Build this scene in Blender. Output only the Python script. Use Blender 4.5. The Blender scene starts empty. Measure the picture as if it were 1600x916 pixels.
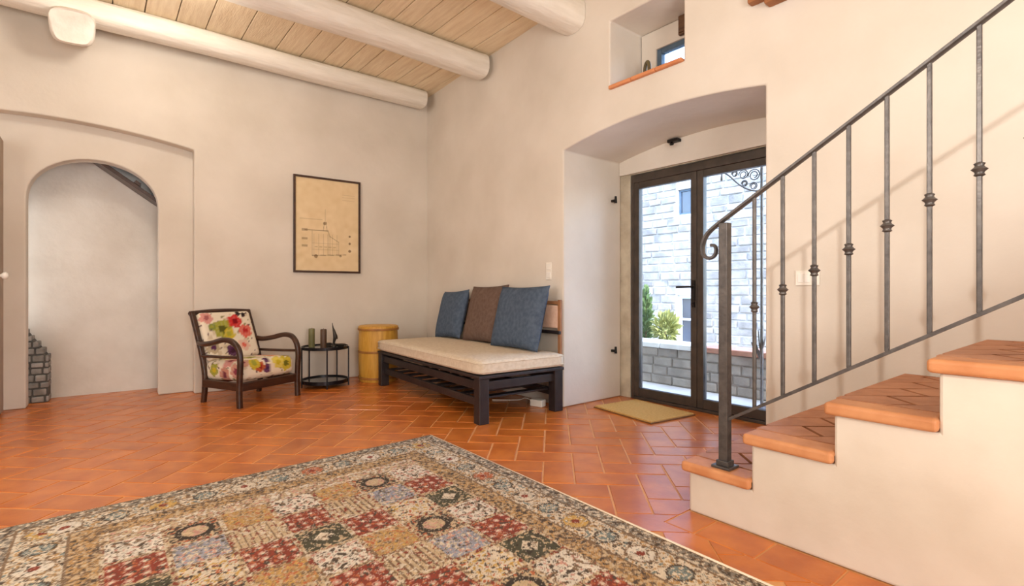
import bpy, bmesh, math, random
import numpy as np
from mathutils import Vector, Matrix
random.seed(7)
RNG = np.random.default_rng(11)
S = bpy.context.scene
COL = S.collection

# ------------------------------------------------------------------ camera
cd = bpy.data.cameras.new('camera')
cam = bpy.data.objects.new('camera', cd)
COL.objects.link(cam)
cam.location = (0, 0, 1.0)
cam.rotation_euler = (math.radians(90), 0, math.radians(-39))
cd.sensor_width = 36
cd.lens = 18.0
cd.shift_y = -0.0025
cd.clip_start = 0.02
S.camera = cam

# ------------------------------------------------------------------ world
w = bpy.data.worlds.new('world')
S.world = w
w.use_nodes = True
wn = w.node_tree
bg = wn.nodes['Background']
sky = wn.nodes.new('ShaderNodeTexSky')
sky.sky_type = 'NISHITA'
sky.sun_disc = False
sky.sun_elevation = math.radians(50)
sky.sun_rotation = math.radians(200)
sky.altitude = 300
sky.dust_density = 2.0
wn.links.new(sky.outputs[0], bg.inputs[0])
bg.inputs[1].default_value = 1.9

# ------------------------------------------------------------------ lights
def area(name, loc, target, sx, sy, power, color):
    d = bpy.data.lights.new(name, 'AREA')
    d.shape = 'RECTANGLE'; d.size = sx; d.size_y = sy
    d.energy = power; d.color = color
    o = bpy.data.objects.new(name, d); COL.objects.link(o)
    o.location = loc
    o.rotation_euler = (Vector(target) - Vector(loc)).to_track_quat('-Z', 'Y').to_euler()
    return o
def point(name, loc, power, color, r):
    d = bpy.data.lights.new(name, 'POINT')
    d.energy = power; d.color = color; d.shadow_soft_size = r
    o = bpy.data.objects.new(name, d); COL.objects.link(o); o.location = loc
    return o
# daylight from the left window; the one behind the camera is an added fill
area('left_window_light', (-1.9, 2.3, 1.7), (1.5, 3.2, 0.9), 1.8, 1.6, 40, (1.0, 0.97, 0.92))
area('rear_fill_light', (0.2, -2.3, 1.9), (1.0, 4.0, 1.3), 2.6, 1.8, 14, (1.0, 0.97, 0.94))
# spot at the near-camera source of the baluster shadows; ceiling lamp above the frame
sp_ = bpy.data.lights.new('spot_lamp_light', 'SPOT')
sp_.energy = 85; sp_.color = (1.0, 0.93, 0.85); sp_.shadow_soft_size = 0.022
sp_.spot_size = math.radians(105); sp_.spot_blend = 1.0
so_ = bpy.data.objects.new('spot_lamp_light', sp_); COL.objects.link(so_)
so_.location = (0.47, 0.4, 1.85)
so_.rotation_euler = (Vector((3.09, 1.15, 2.0)) - Vector((0.47, 0.4, 1.85))).to_track_quat('-Z', 'Y').to_euler()
# unseen fill added at far left to brighten the passage behind the arch
area('passage_fill_light', (-1.08, 6.25, 1.0), (0.6, 6.36, 0.7), 0.2, 1.5, 5.0, (0.92, 0.96, 1.0))
point('ceiling_lamp_light', (0.35, 4.45, 3.14), 21, (1.0, 0.92, 0.80), 0.14)
area('ceiling_fill_light', (0.3, -1.6, 1.2), (1.0, 2.8, 3.4), 1.2, 1.2, 74, (1.0, 0.95, 0.88))  # upward fill added behind the camera to brighten the ceiling and beams

S.view_settings.view_transform = 'Standard'
S.view_settings.look = 'None'
S.view_settings.gamma = 1.0
S.view_settings.use_curve_mapping = False
S.view_settings.exposure = 0.36

# ------------------------------------------------------------------ materials
def lin(c):
    c = np.asarray(c, float) / 255.0
    return np.where(c <= 0.04045, c / 12.92, ((c + 0.055) / 1.055) ** 2.4)
def rgb(*c):
    return tuple(float(v) for v in lin(c)) + (1.0,)

def new_mat(name):
    m = bpy.data.materials.new(name); m.use_nodes = True
    return m, m.node_tree, m.node_tree.nodes['Principled BSDF']

def mat(name, c1, c2=None, scale=8.0, rough=0.6, bump=0.0, bscale=None, metal=0.0, rand=0.0,
        stretch=None, detail=4.0, spec=0.5, coat=0.0, lo=0.35, hi=0.65):
    m, t, p = new_mat(name)
    p.inputs['Roughness'].default_value = rough
    p.inputs['Metallic'].default_value = metal
    p.inputs['Specular IOR Level'].default_value = spec
    if coat:
        p.inputs['Coat Weight'].default_value = coat; p.inputs['Coat Roughness'].default_value = 0.16
    tc = t.nodes.new('ShaderNodeTexCoord')
    vec = tc.outputs['Object']
    if stretch:
        mp = t.nodes.new('ShaderNodeMapping'); mp.inputs['Scale'].default_value = stretch
        t.links.new(vec, mp.inputs['Vector']); vec = mp.outputs['Vector']
    if rand:
        oi = t.nodes.new('ShaderNodeObjectInfo')
        ad = t.nodes.new('ShaderNodeVectorMath'); ad.operation = 'MULTIPLY_ADD'
        cmb = t.nodes.new('ShaderNodeCombineXYZ')
        for k in range(3): t.links.new(oi.outputs['Random'], cmb.inputs[k])
        ad.inputs[1].default_value = (37, 53, 71)
        t.links.new(cmb.outputs[0], ad.inputs[0]); t.links.new(vec, ad.inputs[2])
        vec = ad.outputs[0]
    n = t.nodes.new('ShaderNodeTexNoise')
    n.inputs['Scale'].default_value = scale; n.inputs['Detail'].default_value = detail
    t.links.new(vec, n.inputs['Vector'])
    r = t.nodes.new('ShaderNodeValToRGB')
    r.color_ramp.elements[0].position = lo; r.color_ramp.elements[1].position = hi
    r.color_ramp.elements[0].color = rgb(*c1); r.color_ramp.elements[1].color = rgb(*(c2 or c1))
    t.links.new(n.outputs['Fac'], r.inputs['Fac'])
    out = r.outputs['Color']
    if rand:
        hs = t.nodes.new('ShaderNodeHueSaturation')
        mr = t.nodes.new('ShaderNodeMapRange')
        mr.inputs['To Min'].default_value = 1 - rand; mr.inputs['To Max'].default_value = 1 + rand
        t.links.new(oi.outputs['Random'], mr.inputs['Value'])
        t.links.new(mr.outputs['Result'], hs.inputs['Value'])
        t.links.new(out, hs.inputs['Color']); out = hs.outputs['Color']
    t.links.new(out, p.inputs['Base Color'])
    if bump:
        n2 = t.nodes.new('ShaderNodeTexNoise')
        n2.inputs['Scale'].default_value = bscale or scale * 4
        n2.inputs['Detail'].default_value = 5
        t.links.new(vec, n2.inputs['Vector'])
        b = t.nodes.new('ShaderNodeBump'); b.inputs['Strength'].default_value = bump
        b.inputs['Distance'].default_value = 0.02
        t.links.new(n2.outputs['Fac'], b.inputs['Height'])
        t.links.new(b.outputs['Normal'], p.inputs['Normal'])
    return m

def mat_attr(name, rough=0.9, bump=0.15, bscale=300, sheen=0.0):
    m, t, p = new_mat(name)
    a = t.nodes.new('ShaderNodeAttribute'); a.attribute_name = 'Col'
    t.links.new(a.outputs['Color'], p.inputs['Base Color'])
    p.inputs['Roughness'].default_value = rough
    p.inputs['Specular IOR Level'].default_value = 0.15
    if bump:
        tc = t.nodes.new('ShaderNodeTexCoord')
        n2 = t.nodes.new('ShaderNodeTexNoise'); n2.inputs['Scale'].default_value = bscale
        t.links.new(tc.outputs['Object'], n2.inputs['Vector'])
        b = t.nodes.new('ShaderNodeBump'); b.inputs['Strength'].default_value = bump
        b.inputs['Distance'].default_value = 0.01
        t.links.new(n2.outputs['Fac'], b.inputs['Height'])
        t.links.new(b.outputs['Normal'], p.inputs['Normal'])
    return m

def mat_glass(name, tint=(0.93, 0.97, 1.0)):
    m, t, p = new_mat(name)
    out = t.nodes['Material Output']
    tr = t.nodes.new('ShaderNodeBsdfTransparent'); tr.inputs[0].default_value = tint + (1,)
    gl = t.nodes.new('ShaderNodeBsdfGlossy'); gl.inputs['Roughness'].default_value = 0.02
    fr = t.nodes.new('ShaderNodeFresnel'); fr.inputs['IOR'].default_value = 1.35
    mx = t.nodes.new('ShaderNodeMixShader')
    t.links.new(fr.outputs[0], mx.inputs[0]); t.links.new(tr.outputs[0], mx.inputs[1]); t.links.new(gl.outputs[0], mx.inputs[2])
    t.links.new(mx.outputs[0], out.inputs['Surface'])
    return m

M = {}
M['plaster'] = mat('plaster', (214, 205, 193), (228, 220, 210), 1.6, 0.9, 0.25, 7, detail=8, lo=0.3, hi=0.7, spec=0.2)
M['plaster_cool'] = mat('plaster_passage', (216, 210, 202), (232, 228, 222), 2.2, 0.9, 0.3, 9, detail=8, spec=0.2)
M['plaster_stair'] = mat('plaster_stair', (214, 202, 186), (228, 218, 204), 2.5, 0.85, 0.2, 9, detail=8, spec=0.2)
M['mortar'] = mat('mortar', (214, 152, 96), (224, 166, 110), 12, 0.6, 0.2, 60)
M['cotto'] = mat('cotto_tile', (188, 98, 34), (212, 122, 48), 7, 0.34, 0.05, 40, rand=0.08, detail=6, spec=0.5, coat=0.35)
M['cotto_step'] = mat('cotto_step', (192, 126, 80), (212, 148, 100), 9, 0.55, 0.08, 60, rand=0.07)
M['cotto_tread'] = mat('cotto_tread', (172, 112, 76), (194, 134, 96), 9, 0.55, 0.08, 60, rand=0.08)
M['step_joint'] = mat('step_joint', (84, 52, 32), (98, 62, 38), 20, 0.8)
M['whitewash'] = mat('whitewash', (232, 226, 216), (245, 240, 232), 5, 0.8, 0.6, 9, stretch=(0.5, 3, 3), detail=6)
M['log_end'] = mat('log_end', (232, 224, 214), (242, 236, 228), 7, 0.85, 0.4, 14)
M['plank'] = mat('ceiling_plank', (226, 204, 172), (240, 222, 192), 5, 0.75, 0.25, 20, rand=0.06, stretch=(6, 0.6, 1))
M['plank_gap'] = mat('plank_gap', (96, 74, 52), (110, 84, 60), 9, 0.9)
M['dark_wood'] = mat('dark_wood', (52, 30, 22), (72, 44, 30), 9, 0.35, 0.05, 50, stretch=(1, 1, 4), coat=0.2)
M['sofa_wood'] = mat('sofa_wood', (36, 30, 32), (50, 42, 42), 8, 0.42, 0.06, 40, stretch=(1, 1, 1))
M['back_wood'] = mat('back_wood', (150, 104, 70), (170, 122, 86), 9, 0.5)
M['beam_wood'] = mat('old_wood', (84, 58, 38), (112, 80, 54), 9, 0.7, 0.2, 30, stretch=(1, 1, 3))
M['linen'] = mat('linen', (214, 198, 176), (226, 212, 192), 40, 0.95, 0.25, 220, spec=0.1)
M['pink'] = mat('blush_fabric', (205, 170, 150), (214, 182, 164), 40, 0.95, 0.2, 200, spec=0.1)
M['blue'] = mat('blue_fabric', (78, 92, 112), (94, 108, 128), 30, 0.95, 0.3, 240, spec=0.1)
M['taupe'] = mat('taupe_fabric', (108, 88, 80), (122, 102, 92), 30, 0.95, 0.3, 240, spec=0.1)
M['iron'] = mat('wrought_iron', (80, 76, 75), (98, 93, 90), 30, 0.42, 0.1, 80, metal=0.5)
M['black_iron'] = mat('black_iron', (28, 26, 26), (40, 36, 34), 30, 0.5, 0.1, 80, metal=0.5)
M['table_metal'] = mat('table_metal', (34, 34, 40), (44, 44, 50), 30, 0.3, metal=0.6)
M['shelf_glass'] = mat('smoked_shelf', (72, 78, 84), (86, 92, 98), 10, 0.12, spec=0.6)
M['door_metal'] = mat('door_metal', (62, 54, 48), (76, 66, 58), 12, 0.45, metal=0.2)
M['blue_frame'] = mat('blue_window_frame', (70, 92, 112), (84, 106, 126), 12, 0.5)
M['glass'] = mat_glass('clear_glass')
M['jamb'] = mat('jamb_stone', (176, 164, 144), (200, 190, 170), 7, 0.9, 0.4, 30)
M['bamboo'] = mat('bamboo', (196, 144, 50), (216, 166, 70), 10, 0.45, 0.1, 60, stretch=(4, 4, 0.5))
M['bamboo_dark'] = mat('bamboo_rim', (150, 98, 42), (172, 118, 54), 10, 0.5, 0.1, 60)
M['coir'] = mat('coir', (214, 168, 96), (228, 184, 114), 60, 0.98, 0.5, 300, spec=0.1)
M['coir_edge'] = mat('coir_edge', (120, 82, 46), (136, 96, 56), 30, 0.9)
M['white_plastic'] = mat('white_plastic', (238, 232, 222), (242, 238, 230), 5, 0.4)
M['grey_leaf'] = mat('door_leaf_paint', (156, 138, 120), (170, 152, 134), 6, 0.6, 0.1, 20)
M['porcelain'] = mat('porcelain', (240, 236, 228), (246, 244, 240), 5, 0.25)
M['olive_wax'] = mat('olive_wax', (104, 102, 62), (122, 118, 76), 12, 0.5)
M['brown_wax'] = mat('brown_wax', (78, 58, 44), (92, 70, 52), 12, 0.5)
M['bronze'] = mat('dark_bronze', (54, 50, 46), (72, 66, 58), 12, 0.4, metal=0.5)
M['olive_clay'] = mat('olive_clay', (82, 72, 44), (104, 92, 58), 14, 0.5)
M['sill_tile'] = mat('sill_tile', (196, 122, 78), (212, 142, 96), 9, 0.6, 0.1, 40, rand=0.1)
M['ledge'] = mat('ledge_tile', (138, 88, 52), (160, 106, 66), 9, 0.7, 0.1, 40, rand=0.1)
M['paper'] = mat_attr('print_paper', 0.8, 0.0)
M['wool'] = mat_attr('rug_wool', 0.97, 0.35, 260)
M['floral'] = mat_attr('floral_fabric', 0.9, 0.15, 260)
M['fringe'] = mat('rug_fringe', (232, 214, 188), (242, 228, 206), 30, 0.95, spec=0.1)
M['stone'] = mat('house_stone', (120, 116, 112), (156, 150, 144), 5, 0.9, 0.4, 30, rand=0.14)
M['stone_mortar'] = mat('house_mortar', (176, 172, 168), (192, 188, 184), 6, 0.95, 0.4, 30)
M['parapet'] = mat('parapet_stone', (138, 128, 118), (162, 152, 140), 6, 0.9, 0.5, 20, rand=0.1)
M['coping'] = mat('coping_stone', (200, 198, 192), (216, 214, 208), 6, 0.8)
M['brick_red'] = mat('coping_brick', (160, 112, 92), (178, 130, 108), 8, 0.85, rand=0.1)
M['paving'] = mat('terrace_paving', (168, 166, 162), (186, 184, 180), 3, 0.85, 0.2, 20)
M['leaf'] = mat('leaf_green', (70, 96, 52), (104, 128, 74), 8, 0.7, rand=0.1)
M['leaf_yellow'] = mat('leaf_yellow', (128, 132, 70), (156, 158, 92), 8, 0.7, rand=0.1)
M['pot'] = mat('pot_blue', (120, 140, 160), (140, 158, 176), 8, 0.5)
M['terra_pot'] = mat('terracotta_pot', (176, 120, 92), (190, 136, 106), 8, 0.7)
M['dark_pane'] = mat('dark_pane', (58, 62, 72), (70, 76, 88), 3, 0.1, spec=0.6)
M['pale_frame'] = mat('pale_frame', (214, 220, 226), (224, 228, 232), 4, 0.6)
M['grey_stone'] = mat('grey_stone', (128, 126, 122), (164, 160, 156), 9, 0.9, 0.5, 40, rand=0.16)
M['dark_mortar'] = mat('dark_mortar', (88, 86, 84), (102, 100, 96), 9, 0.95)

# ------------------------------------------------------------------ helpers
class MB:
    def __init__(s): s.v = []; s.f = []
    def add(s, vs, fs):
        o = len(s.v); s.v += [tuple(x) for x in vs]; s.f += [tuple(i + o for i in f) for f in fs]; return s
    def box(s, c, d, rz=0.0, mtx=None):
        hx, hy, hz = d[0] / 2, d[1] / 2, d[2] / 2
        R = Matrix.Rotation(rz, 3, 'Z') if mtx is None else mtx
        vs = [R @ Vector((x, y, z)) + Vector(c) for z in (-hz, hz) for y in (-hy, hy) for x in (-hx, hx)]
        return s.add(vs, [(0, 2, 3, 1), (4, 5, 7, 6), (0, 1, 5, 4), (2, 6, 7, 3), (0, 4, 6, 2), (1, 3, 7, 5)])
    def prism(s, poly, z0, z1):
        n = len(poly)
        vs = [(x, y, z0) for x, y in poly] + [(x, y, z1) for x, y in poly]
        return s.add(vs, [tuple(range(n))[::-1], tuple(range(n, 2 * n))] + [(i, (i + 1) % n, n + (i + 1) % n, n + i) for i in range(n)])
    def lathe(s, prof, n=28, c=(0, 0, 0), wob=None):
        vs = []; fs = []
        for r, z in prof:
            for k in range(n):
                a = 2 * math.pi * k / n
                rr = r * (1 + (wob(a) if wob else 0))
                vs.append((c[0] + rr * math.cos(a), c[1] + rr * math.sin(a), c[2] + z))
        for i in range(len(prof) - 1):
            for k in range(n):
                k2 = (k + 1) % n
                fs.append((i * n + k, i * n + k2, (i + 1) * n + k2, (i + 1) * n + k))
        fs.append(tuple(range(n))[::-1]); fs.append(tuple((len(prof) - 1) * n + k for k in range(n)))
        return s.add(vs, fs)
    def tube(s, pts, r, n=10, sec=None, up=(0, 0, 1), closed=False):
        """sweep; sec: list of (a,b) section points (unit), r: float / list / list of (ra,rb)"""
        P = [Vector(p) for p in pts]; N = len(P)
        if sec is None: sec = [(math.cos(2 * math.pi * k / n), math.sin(2 * math.pi * k / n)) for k in range(n)]
        n = len(sec); vs = []; fs = []
        prevx = None
        for i in range(N):
            t = (P[(i + 1) % N] - P[i - 1]) if closed else (P[min(i + 1, N - 1)] - P[max(i - 1, 0)])
            t.normalize()
            if prevx is None:
                u = Vector(up)
                if abs(u.dot(t)) > 0.95: u = Vector((1, 0, 0))
                x = u.cross(t).normalized()
            else:
                x = (prevx - t * prevx.dot(t)).normalized()
            prevx = x; y = t.cross(x)
            rr = r[i] if isinstance(r, list) else r
            ra, rb = rr if isinstance(rr, (list, tuple)) else (rr, rr)
            for a, b in sec: vs.append(P[i] + x * a * ra + y * b * rb)
        for i in range(N if closed else N - 1):
            j = (i + 1) % N
            for k in range(n):
                k2 = (k + 1) % n
                fs.append((i * n + k, i * n + k2, j * n + k2, j * n + k))
        if not closed:
            fs.append(tuple(range(n))[::-1]); fs.append(tuple((N - 1) * n + k for k in range(n)))
        return s.add(vs, fs)
SQ = [(-1, -1), (1, -1), (1, 1), (-1, 1)]
RSQ = [(-1, -.6), (-.6, -1), (.6, -1), (1, -.6), (1, .6), (.6, 1), (-.6, 1), (-1, .6)]

def smooth_path(pts, k=6):
    P = [Vector(p) for p in pts]; out = []
    for i in range(len(P) - 1):
        p0 = P[max(i - 1, 0)]; p1 = P[i]; p2 = P[i + 1]; p3 = P[min(i + 2, len(P) - 1)]
        for j in range(k):
            t = j / k
            out.append(0.5 * ((2 * p1) + (p2 - p0) * t + (2 * p0 - 5 * p1 + 4 * p2 - p3) * t * t + (3 * p1 - p0 - 3 * p2 + p3) * t ** 3))
    out.append(P[-1]); return out

def finish(name, me, m, parent=None, smooth=False, bevel=0.0, bseg=2, loc=None, rz=None, auto=None):
    o = bpy.data.objects.new(name, me); COL.objects.link(o)
    if m: me.materials.append(m)
    if parent is not None: o.parent = parent
    if loc: o.location = loc
    if rz is not None: o.rotation_euler = (0, 0, rz)
    if smooth:
        for p in me.polygons: p.use_smooth = True
    if auto is not None:
        me.set_sharp_from_angle(angle=math.radians(auto))
    if bevel:
        b = o.modifiers.new('bevel', 'BEVEL'); b.width = bevel; b.segments = bseg; b.limit_method = 'ANGLE'; b.angle_limit = math.radians(40)
    return o
def part(name, mb, m, parent=None, **k):
    me = bpy.data.meshes.new(name); me.from_pydata(mb.v, [], mb.f)
    bm = bmesh.new(); bm.from_mesh(me); bmesh.ops.recalc_face_normals(bm, faces=bm.faces); bm.to_mesh(me); bm.free()
    me.update()
    lab = k.pop('label', None)
    o = finish(name, me, m, parent, **k)
    if lab: o['label'] = lab
    return o
def tag(o, label, cat, group=None):
    o['label'] = label; o['category'] = cat
    if group: o['group'] = group
    return o
def thing(name, label, cat, loc=(0, 0, 0), rz=0.0, group=None):
    o = bpy.data.objects.new(name, None); COL.objects.link(o)
    o.location = loc; o.rotation_euler = (0, 0, rz); o.empty_display_size = 0.1
    return tag(o, label, cat, group)
def struct(o): o['kind'] = 'structure'; return o
def struct_empty(name, loc=(0, 0, 0), rz=0.0):
    o = bpy.data.objects.new(name, None); COL.objects.link(o); o.location = loc; o.rotation_euler = (0, 0, rz)
    return struct(o)

def slab(name, outer, holes, thick, origin, u, nrm, m, parent=None, bevel=0.012, bis=None, bend=None):
    """wall slab: 2-D outline (s,z) with holes, front face at origin, thickness along nrm"""
    bm = bmesh.new(); loops = []
    for lp in [outer] + holes:
        vs = [bm.verts.new((a, 0, b)) for a, b in lp]
        for i in range(len(vs)): bm.edges.new((vs[i], vs[(i + 1) % len(vs)]))
    bmesh.ops.triangle_fill(bm, use_beauty=True, use_dissolve=False, edges=bm.edges[:], normal=(0, -1, 0))
    if bis is not None:
        bmesh.ops.bisect_plane(bm, geom=bm.verts[:] + bm.edges[:] + bm.faces[:], plane_co=(bis, 0, 0), plane_no=(1, 0, 0))
    bmesh.ops.recalc_face_normals(bm, faces=bm.faces)
    r = bmesh.ops.extrude_face_region(bm, geom=bm.faces[:])
    for g in r['geom']:
        if isinstance(g, bmesh.types.BMVert): g.co.y += thick
    bmesh.ops.recalc_face_normals(bm, faces=bm.faces)
    U = Vector(u).normalized(); Nn = Vector(nrm).normalized(); O = Vector(origin)
    for v in bm.verts:
        a, t, b = v.co
        extra = bend(a) if bend else 0.0
        v.co = O + U * a + Nn * (t + extra) + Vector((0, 0, b))
    bmesh.ops.recalc_face_normals(bm, faces=bm.faces)
    me = bpy.data.meshes.new(name); bm.to_mesh(me); bm.free()
    return finish(name, me, m, parent, bevel=bevel, bseg=3)

def arc(x0, z0, x1, z1, rise, n=20):
    """elliptic-ish arc from (x0,z0) to (x1,z1)"""
    out = []
    for i in range(n + 1):
        t = i / n
        out.append((x0 + (x1 - x0) * t, z0 + (z1 - z0) * t + rise * (1 - (2 * t - 1) ** 2)))
    return out
def halfarch(x0, x1, zs, rise, n=24):
    c = (x0 + x1) / 2; a = (x1 - x0) / 2
    return [(c - a * math.cos(math.pi * i / n), zs + rise * math.sin(math.pi * i / n) ** 0.92) for i in range(n + 1)]

def color_attr(me, cols):
    a = me.color_attributes.new('Col', 'FLOAT_COLOR', 'POINT')
    c = np.ones((len(me.vertices), 4), np.float32); c[:, :3] = cols
    a.data.foreach_set('color', c.ravel())

def rounded_box(w_, d_, h_, r, n=16, crown=0.0):
    """returns verts, faces, for a soft-edged cushion centred at the origin"""
    bm = bmesh.new()
    bmesh.ops.create_cube(bm, size=2.0)
    bmesh.ops.subdivide_edges(bm, edges=bm.edges[:], cuts=n, use_grid_fill=True)
    H = Vector((w_ / 2, d_ / 2, h_ / 2))
    for v in bm.verts:
        q = Vector()
        p = Vector()
        for k in range(3):
            c = v.co[k]
            # spend more grid lines near the edges
            c = math.copysign(abs(c) ** 0.8, c)
            p[k] = c * H[k]
            q[k] = max(-(H[k] - r), min(H[k] - r, p[k]))
        d = p - q
        if d.length > 1e-9: p = q + d.normalized() * r
        if crown:
            fx = max(0, 1 - (p.x / H.x) ** 2); fy = max(0, 1 - (p.y / H.y) ** 2)
            p.z += crown * fx * fy * (1 if p.z > 0 else -0.3)
        v.co = p
    me = bpy.data.meshes.new('cushion'); bm.to_mesh(me); bm.free()
    return me

def pillow_mesh(w_, h_, t_, n=22, seed=0):
    rnd = np.random.default_rng(seed)
    vs = []; fs = []
    ph = rnd.uniform(0, 6.28, 6)
    for side in (1, -1):
        for j in range(n + 1):
            for i in range(n + 1):
                x = -1 + 2 * i / n; y = -1 + 2 * j / n
                pin = 1 - 0.05 * (1 - y * y) * abs(x) ** 3
                pin2 = 1 - 0.05 * (1 - x * x) * abs(y) ** 3
                th = (max(0, 1 - x ** 4) * max(0, 1 - y ** 4)) ** 0.55
                wr = 0.03 * math.sin(5 * x + 3 * y + ph[0]) + 0.03 * math.sin(4 * y - 6 * x * y + ph[1])
                vs.append((x * w_ / 2 * pin, side * (t_ / 2 * th * (1 + wr) + 0.003), y * h_ / 2 * pin2))
    m_ = (n + 1) ** 2
    for s_, o in ((0, 0), (1, m_)):
        for j in range(n):
            for i in range(n):
                q = (o + j * (n + 1) + i, o + j * (n + 1) + i + 1, o + (j + 1) * (n + 1) + i + 1, o + (j + 1) * (n + 1) + i)
                fs.append(q if s_ else q[::-1])
    bd = [i for i in range(n + 1)] + [j * (n + 1) + n for j in range(1, n + 1)] + [n * (n + 1) + i for i in range(n - 1, -1, -1)] + [j * (n + 1) for j in range(n - 1, 0, -1)]
    for k in range(len(bd)):
        a, b = bd[k], bd[(k + 1) % len(bd)]
        fs.append((a, b, b + m_, a + m_))
    mb = MB(); mb.add(vs, fs); return mb

# projection used only to choose which floor pieces are near and in view
FX, FY = math.sin(math.radians(39)), math.cos(math.radians(39))
def view(x, y, z):
    d = x * FX + y * FY
    if d < 0.2: return None
    l = x * FY - y * FX
    return 800 + 800 * l / d, 454 - 800 * (z - 1) / d, d

# ================================================================== SETTING
R = 3.09
BEND0 = 3.2
def bend(y): return 0.0 if y <= BEND0 else (y - BEND0) * 0.058
def wall_y(x): return 5.81 - 0.034 * x
BU = Vector((1, -0.034, 0)).normalized(); BN = Vector((0.034, 1, 0)).normalized()
def bw(s, off, z=0.0):   # point on the back wall: s along, off behind the face
    p = Vector((0, 5.81, 0)) + BU * s + BN * off; return (p.x, p.y, z)
CEIL = 3.42

# floor: mortar bed with every tile on it
floor = part('floor', MB().box((0.9, 2.0, -0.053), (6.4, 9.6, 0.1)), M['mortar']); struct(floor)
TW = 0.168
ANG = math.radians(46.5)
def tile_mesh(L, W, c=0.004, h=0.006):
    mb = MB(); a, b = L / 2, W / 2
    vs = [(-a, -b, -h), (a, -b, -h), (a, b, -h), (-a, b, -h), (-a, -b, -c), (a, -b, -c), (a, b, -c), (-a, b, -c),
          (-a + c, -b + c, 0), (a - c, -b + c, 0), (a - c, b - c, 0), (-a + c, b - c, 0)]
    fs = [(8, 9, 10, 11)]
    for o in (0, 4):
        for i in range(4): fs.append((o + i, o + (i + 1) % 4, o + 4 + (i + 1) % 4, o + 4 + i))
    mb.add(vs, fs)
    me = bpy.data.meshes.new('tile'); me.from_pydata(mb.v, [], mb.f); me.update(); me.materials.append(M['cotto']); return me
TM = tile_mesh(2 * TW - 0.007, TW - 0.007)
def clip(poly, a, b, c):  # keep a*x+b*y<=c
    out = []
    for i in range(len(poly)):
        p, q = poly[i], poly[(i + 1) % len(poly)]
        dp, dq = a * p[0] + b * p[1] - c, a * q[0] + b * q[1] - c
        if dp <= 0: out.append(p)
        if dp * dq < 0:
            t = dp / (dp - dq); out.append((p[0] + (q[0] - p[0]) * t, p[1] + (q[1] - p[1]) * t))
    return out
ca, sa = math.cos(ANG), math.sin(ANG)
def t2w(x, y):  # tile lattice -> room (anchored on a joint seen by the rug)
    return (2.371 + TW * (x * ca - y * sa), 2.816 + TW * (x * sa + y * ca))
RUG0 = Vector((1.764, 3.067)); RX = Vector((-2.07, -0.09)).normalized(); RY = Vector((-0.018, -2.25)).normalized()
tiles = []
for m1 in range(-40, 41):
    for m2 in range(-20, 21):
        bx_, by_ = m1 + 2 * m2, -m1 + 2 * m2
        for vert in (0, 1):
            cx, cy = (bx_ + 1, by_ + 0.5) if not vert else (bx_ + 2.5, by_ + 1)
            x, y = t2w(cx, cy)
            if not (-1.6 < x < 4.0 and -0.5 < y < 6.5): continue
            if x > 2.1 and y < 1.2: continue
            if x > 3.3 and not (1.3 < y < 3.3): continue
            if y > 5.95 and not (-0.7 < x < 0.8): continue
            if x > 3.25: continue_ok = True
            d = Vector((x, y)) - RUG0
            if d.dot(RX) > 0.2 and d.dot(RY) > 0.2 and d.dot(RX) < 1.95: continue
            v = view(x, y, 0)
            if v is None or not (-90 < v[0] < 1690 and v[1] < 1010): continue
            tiles.append((v[2], x, y, ANG + (math.pi / 2 if vert else 0)))
tiles.sort()
far = MB()
nt = 0
for d, x, y, a in tiles:
    near_stair = (y < 1.42 and x > 1.72)
    if near_stair:
        L, W = TW - 0.0035, TW / 2 - 0.0035
        poly = [(x + u * math.cos(a) - v * math.sin(a), y + u * math.sin(a) + v * math.cos(a)) for u, v in ((-L, -W), (L, -W), (L, W), (-L, W))]
        pieces = [poly]
        if max(p[0] for p in poly) > 1.9 and min(p[1] for p in poly) < 1.306:
            pieces = [clip(poly, 1, 0, 1.901), clip(clip(poly, -1, 0, -1.901), 0, -1, -1.308)]
        mbt = MB()
        for poly in pieces:
            if len(poly) < 3: continue
            ar = 0.5 * abs(sum(poly[i][0] * poly[(i + 1) % len(poly)][1] - poly[(i + 1) % len(poly)][0] * poly[i][1] for i in range(len(poly))))
            if ar > 0.0004: mbt.prism(poly, -0.006, 0)
        if mbt.v:
            part('tile', mbt, M['cotto'], floor); nt += 1
        continue
    if nt < 286:
        o = bpy.data.objects.new('tile', TM); COL.objects.link(o); o.parent = floor
        o.location = (x, y, random.uniform(-0.0006, 0.0004)); o.rotation_euler = (random.uniform(-.0016, .0016), random.uniform(-.0016, .0016), a); nt += 1
    else:
        R2 = Matrix.Rotation(a, 3, 'Z')
        far.add([R2 @ v.co + Vector((x, y, 0)) for v in TM.vertices], [tuple(p.vertices) for p in TM.polygons])
# border course along the stair
yb = 1.303
k = 0
while yb > -0.4 and nt < 300:
    y1 = yb - (0.137 if k == 0 else 0.25)
    part('tile', MB().prism([(1.907, y1 + .003), (2.085, y1 + .003), (2.085, yb - .003), (1.907, yb - .003)], -0.006, 0), M['cotto'], floor, bevel=0.003, bseg=1); nt += 1
    yb = y1; k += 1
if far.v:
    o = part('tile_field', far, M['cotto'], floor); o['kind'] = 'stuff'

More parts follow.
